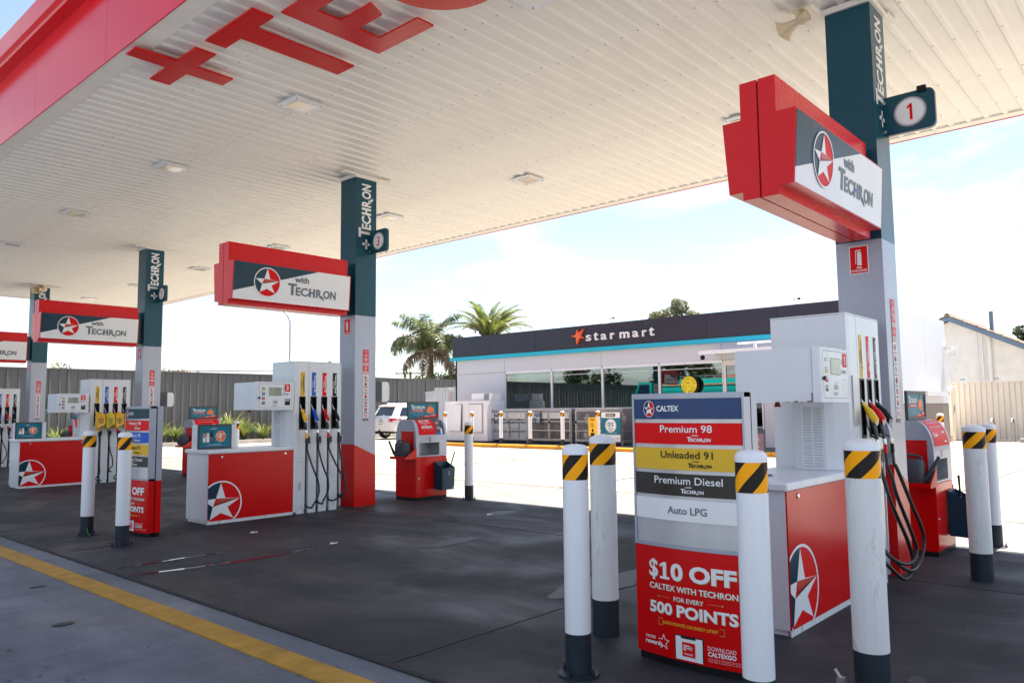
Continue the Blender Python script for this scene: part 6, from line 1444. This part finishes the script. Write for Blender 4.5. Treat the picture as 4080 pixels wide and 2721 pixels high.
def tree(x, y, h, spread, m, lab, seed, nl=260, size=.12, clumps=None, bark='bark_pale', group=None, name='gum_tree', low=.45):
    t = thing(name, lab, 'tree', (x, y, 0), 0, group); R_ = random.Random(seed)
    cl = clumps or [(R_.uniform(-spread, spread)*.8, R_.uniform(-spread, spread)*.8, h*(low+(1-low)*R_.random())-.6, spread*(.28+.25*R_.random())) for _ in range(15)]
    b = MB(); tr = h*.45
    b.tube([(0, 0, 0), (.1, .05, tr*.5), (-.1, .1, tr)], [.05*h**.5*2, .04*h**.5*2, .03*h**.5*2], bark, 8)
    for c in cl:
        mid = Vector((c[0]*.45, c[1]*.45, (tr+c[2])/2)); b.tube(smooth_path([(-.1, .1, tr*.9), mid, (c[0], c[1], c[2])], 8), [.07, .065, .06, .055, .05, .045, .035, .025, .02][:9] if 0 else .035, bark, 5)
    b.build('trunk', t); leafcloud('crown', t, cl, nl, size, m, seed); return t
tree(65.0, 37.6, 12, 2.4, 'leaf_gum', 'gum tree with clumped grey-green crown showing above the shop fascia', 11, 700, .13, clumps=[(0, 0, 10.4, 1.2), (.4, -.8, 11.2, .95), (-.8, 1.1, 10.3, .8), (-.7, 1.9, 9.7, .75), (.7, -1.9, 10.2, .8), (0, .4, 9.4, 1.2), (-.3, 2.6, 9.4, .5), (.4, -.4, 11.7, .5), (-.4, -.6, 9.0, 1.1)])
tree(78, 8.3, 9.2, 4.2, 'leaf_gum', 'sparse thin-leaved tree behind the tiled house roof at right', 12, 60, .16)
tree(74, 10.2, 8.6, 1.6, 'leaf_dark', 'dense green tree at the right picture edge behind the house roof', 13, 420, .16, clumps=[(0, -.4, 6.6, 1.1), (0, .2, 7.4, .8), (.3, -1.2, 6.0, 1.0), (0, -1, 7.3, .9), (0, -.3, 5.3, 1.2)], name='garden_tree')
tree(84, 44, 13, 2.0, 'leaf_gum', 'small bare-branched treetop just above the shop roof line', 14, 60, .1, clumps=[(0, 0, 10.6, .5), (.4, -.6, 10.9, .4)])
tree(40.2, 43.9, 4.9, 1.5, 'leaf_queen', 'bushy pale green shrub at the foot of the palms', 15, 700, .10, clumps=[(-.6, .6, 3.6, 1.1), (.2, -.1, 3.8, 1.0), (.8, -.9, 3.6, 1.0), (1.5, -1.8, 3.8, 1.1)], name='shrub')
tree(18.2, 57.2, 5.2, 1.1, 'leaf_gum', 'small treetop above the fence left of the pump 5 column', 16, 300, .1, clumps=[(0, 0, 4.6, .7), (1.0, -.3, 4.2, .45)])
tree(25.1, 54.5, 5.2, 2.0, 'leaf_dead', 'brownish hedge top above the fence right of the pump 5 column', 17, 420, .1, clumps=[(-1, .3, 4.3, .6), (0, 0, 4.4, .6), (1, -.3, 4.2, .6), (1.8, -.6, 4.1, .5)], name='hedge_tree')
tree(33.5, 49.8, 5.6, 1.0, 'leaf_dark', 'leafy shoots peeping over the top of the pump 3 dispenser', 18, 300, .12, clumps=[(-.8, .6, 5.0, .45), (.7, -.6, 5.1, .3)], name='shrub')
# behind the viewer: trees, tanker and pole that the shop windows mirror
for k, (x, y, h, s_) in enumerate(((-24, 44, 10, 3.6), (-27, 33, 11, 4.0), (-22, 56, 9, 3.4), (-30, 10, 12, 4.5))):
    tree(x, y, h, s_, 'leaf_dark', ('dark tree behind the viewer mirrored above the tanker', 'tall dark tree behind the viewer across the street', 'dark tree behind the viewer mirrored in the first window', 'tall dark tree behind the viewer on the open side')[k], 30+k, 90, .24, name='street_tree')
rf = thing('house', 'red-roofed house across the street behind the viewer', 'house', (-34, 30, 0)); MB().box(0, 8, 0, 14, 0, 3, 'render_wall').build('wall', rf); MB().prism([(-.5, 3), (4, 5.4), (8.5, 3)], 'y', -.5, 14.5, 'tile_red').build('roof', rf)
tk = thing('tanker_truck', 'green tanker truck parked behind the viewer and mirrored in the shop windows', 'truck', (-6.5, 26.5, 0)); tk.scale = (1.2, 1.2, 1.22)
b = MB(); prof = [(1.18*cos(2*pi*k/20), 2.45+.92*sin(2*pi*k/20)) for k in range(20)]
b.prism(prof, 'y', 0, 7.6, 'truck_teal', True); b.build('tank', tk)
MB().box(-1.15, 1.15, 0, 11.4, .9, 1.2, 'black').build('chassis', tk); MB().box(1.1, 1.19, .1, 7.5, 2.86, 2.92, 'orange').build('stripe', tk)
b = MB(); b.prism([(8.2, .6), (8.2, 3.15), (9.3, 3.2), (9.7, 2.2), (11.6, 1.95), (11.7, .6)], 'x', -1.15, 1.15, 'truck_teal'); b.build('cab', tk)
MB().prism([(8.4, 2.2), (8.4, 3.0), (9.25, 3.0), (9.55, 2.2)], 'x', 1.151, 1.16, 'car_glass').build('side_window', tk)
for y in (1, 2.3, 3.6, 8.4, 10.9):
    for x in (-1.15, .85): MB().lathe([(.5, 0), (.5, .3)], 'tyre', 16, (x, y, .5), 'y').build('wheel', tk) if 0 else MB().lathe([(.5, 0), (.5, .3)], 'tyre', 16, (x, y, .5), 'x').build('wheel', tk)
MB().tube([(.6, 0, 3.5), (.6, 7.6, 3.5)], .03, 'chrome', 6).tube([(.9, 8.0, 2.0), (.9, 8.0, 3.7)], .06, 'chrome', 8).build('rail', tk)
def pole(x, y, h, lab, arm=1.3, az=0):
    t = thing('power_pole', lab, 'power pole', (x, y, 0), az)
    MB().box(-.12, .12, -.12, .12, 0, h, 'bark').build('post', t); MB().box(-.05, .05, -arm, arm, h-.25, h-.12, 'bark').box(-.05, .05, -arm*.6, arm*.6, h-1.0, h-.9, 'bark').build('cross_arm', t)
    for k in (-.9, -.45, .45, .9): MB().lathe([(.04, h-.12), (.05, h), (.02, h+.08)], 'steel', 8, (0, k*arm, 0)).build('insulator', t)
    return t
pole(52.6, 61.3, 5.6, 'timber power pole with cross arm above the fence left of the palms', 1.6, rad(45)); pole(-16, 28, 9, 'timber power pole behind the viewer mirrored in the third window')
b = MB()
for dz, dy in ((0, 0), (.0, 1.0), (-.8, .5)):
    b.tube([(20-k*0+k*10.8, 86-k*8.2+dy, 5.7+dz+.25*(k-1.5)**2*.3) for k in range(4)], .018, 'black', 4)
b.build('power_lines', label='thin overhead power lines above the grey fence', cat='cable')
# street light
t = thing('street_light', 'tall grey street light pole bending left under the pump 3 sign', 'street light', (31.8, 50.9, 0)); MB().tube(smooth_path([(0, 0, 0), (0, 0, 7.6), (-.05, .05, 8.5), (-.35, .3, 9.1), (-1.0, .9, 9.4), (-1.8, 1.6, 9.45)], 30), .07, 'galv', 8).build('pole', t); MB().box(-2.3, -1.7, 1.5, 1.75, 9.4, 9.5, 'galv').build('lamp_head', t)
t = thing('tv_antenna', 'tv antenna sticking up above the fence left of pump 3', 'antenna', (28.6, 52.7, 3.3)); b = MB().tube([(0, 0, 0), (0, 0, 1.75)], .018, 'steel', 5).tube([(-.55, .5, 1.55), (.5, -.4, 1.68)], .012, 'steel', 5)
for k in range(9): s_ = -.9+.2*k; b.tube([(s_*.55-.25, -s_*.5-.3, 1.6+s_*.06), (s_*.55+.25, -s_*.5+.3, 1.6+s_*.06)], .008, 'steel', 4)
b.build('elements', t)
rh = thing('house', 'low house roof just behind the grey fence under the antenna', 'house', (24, 50, 0)); MB().box(0, 9, 0, 8, 0, 2.6, 'render_wall').build('wall', rh); MB().prism([(-.4, 2.5), (4, 3.5), (8.4, 2.5)], 'x', -.4, 9.4, 'roof_tile').build('roof', rh)
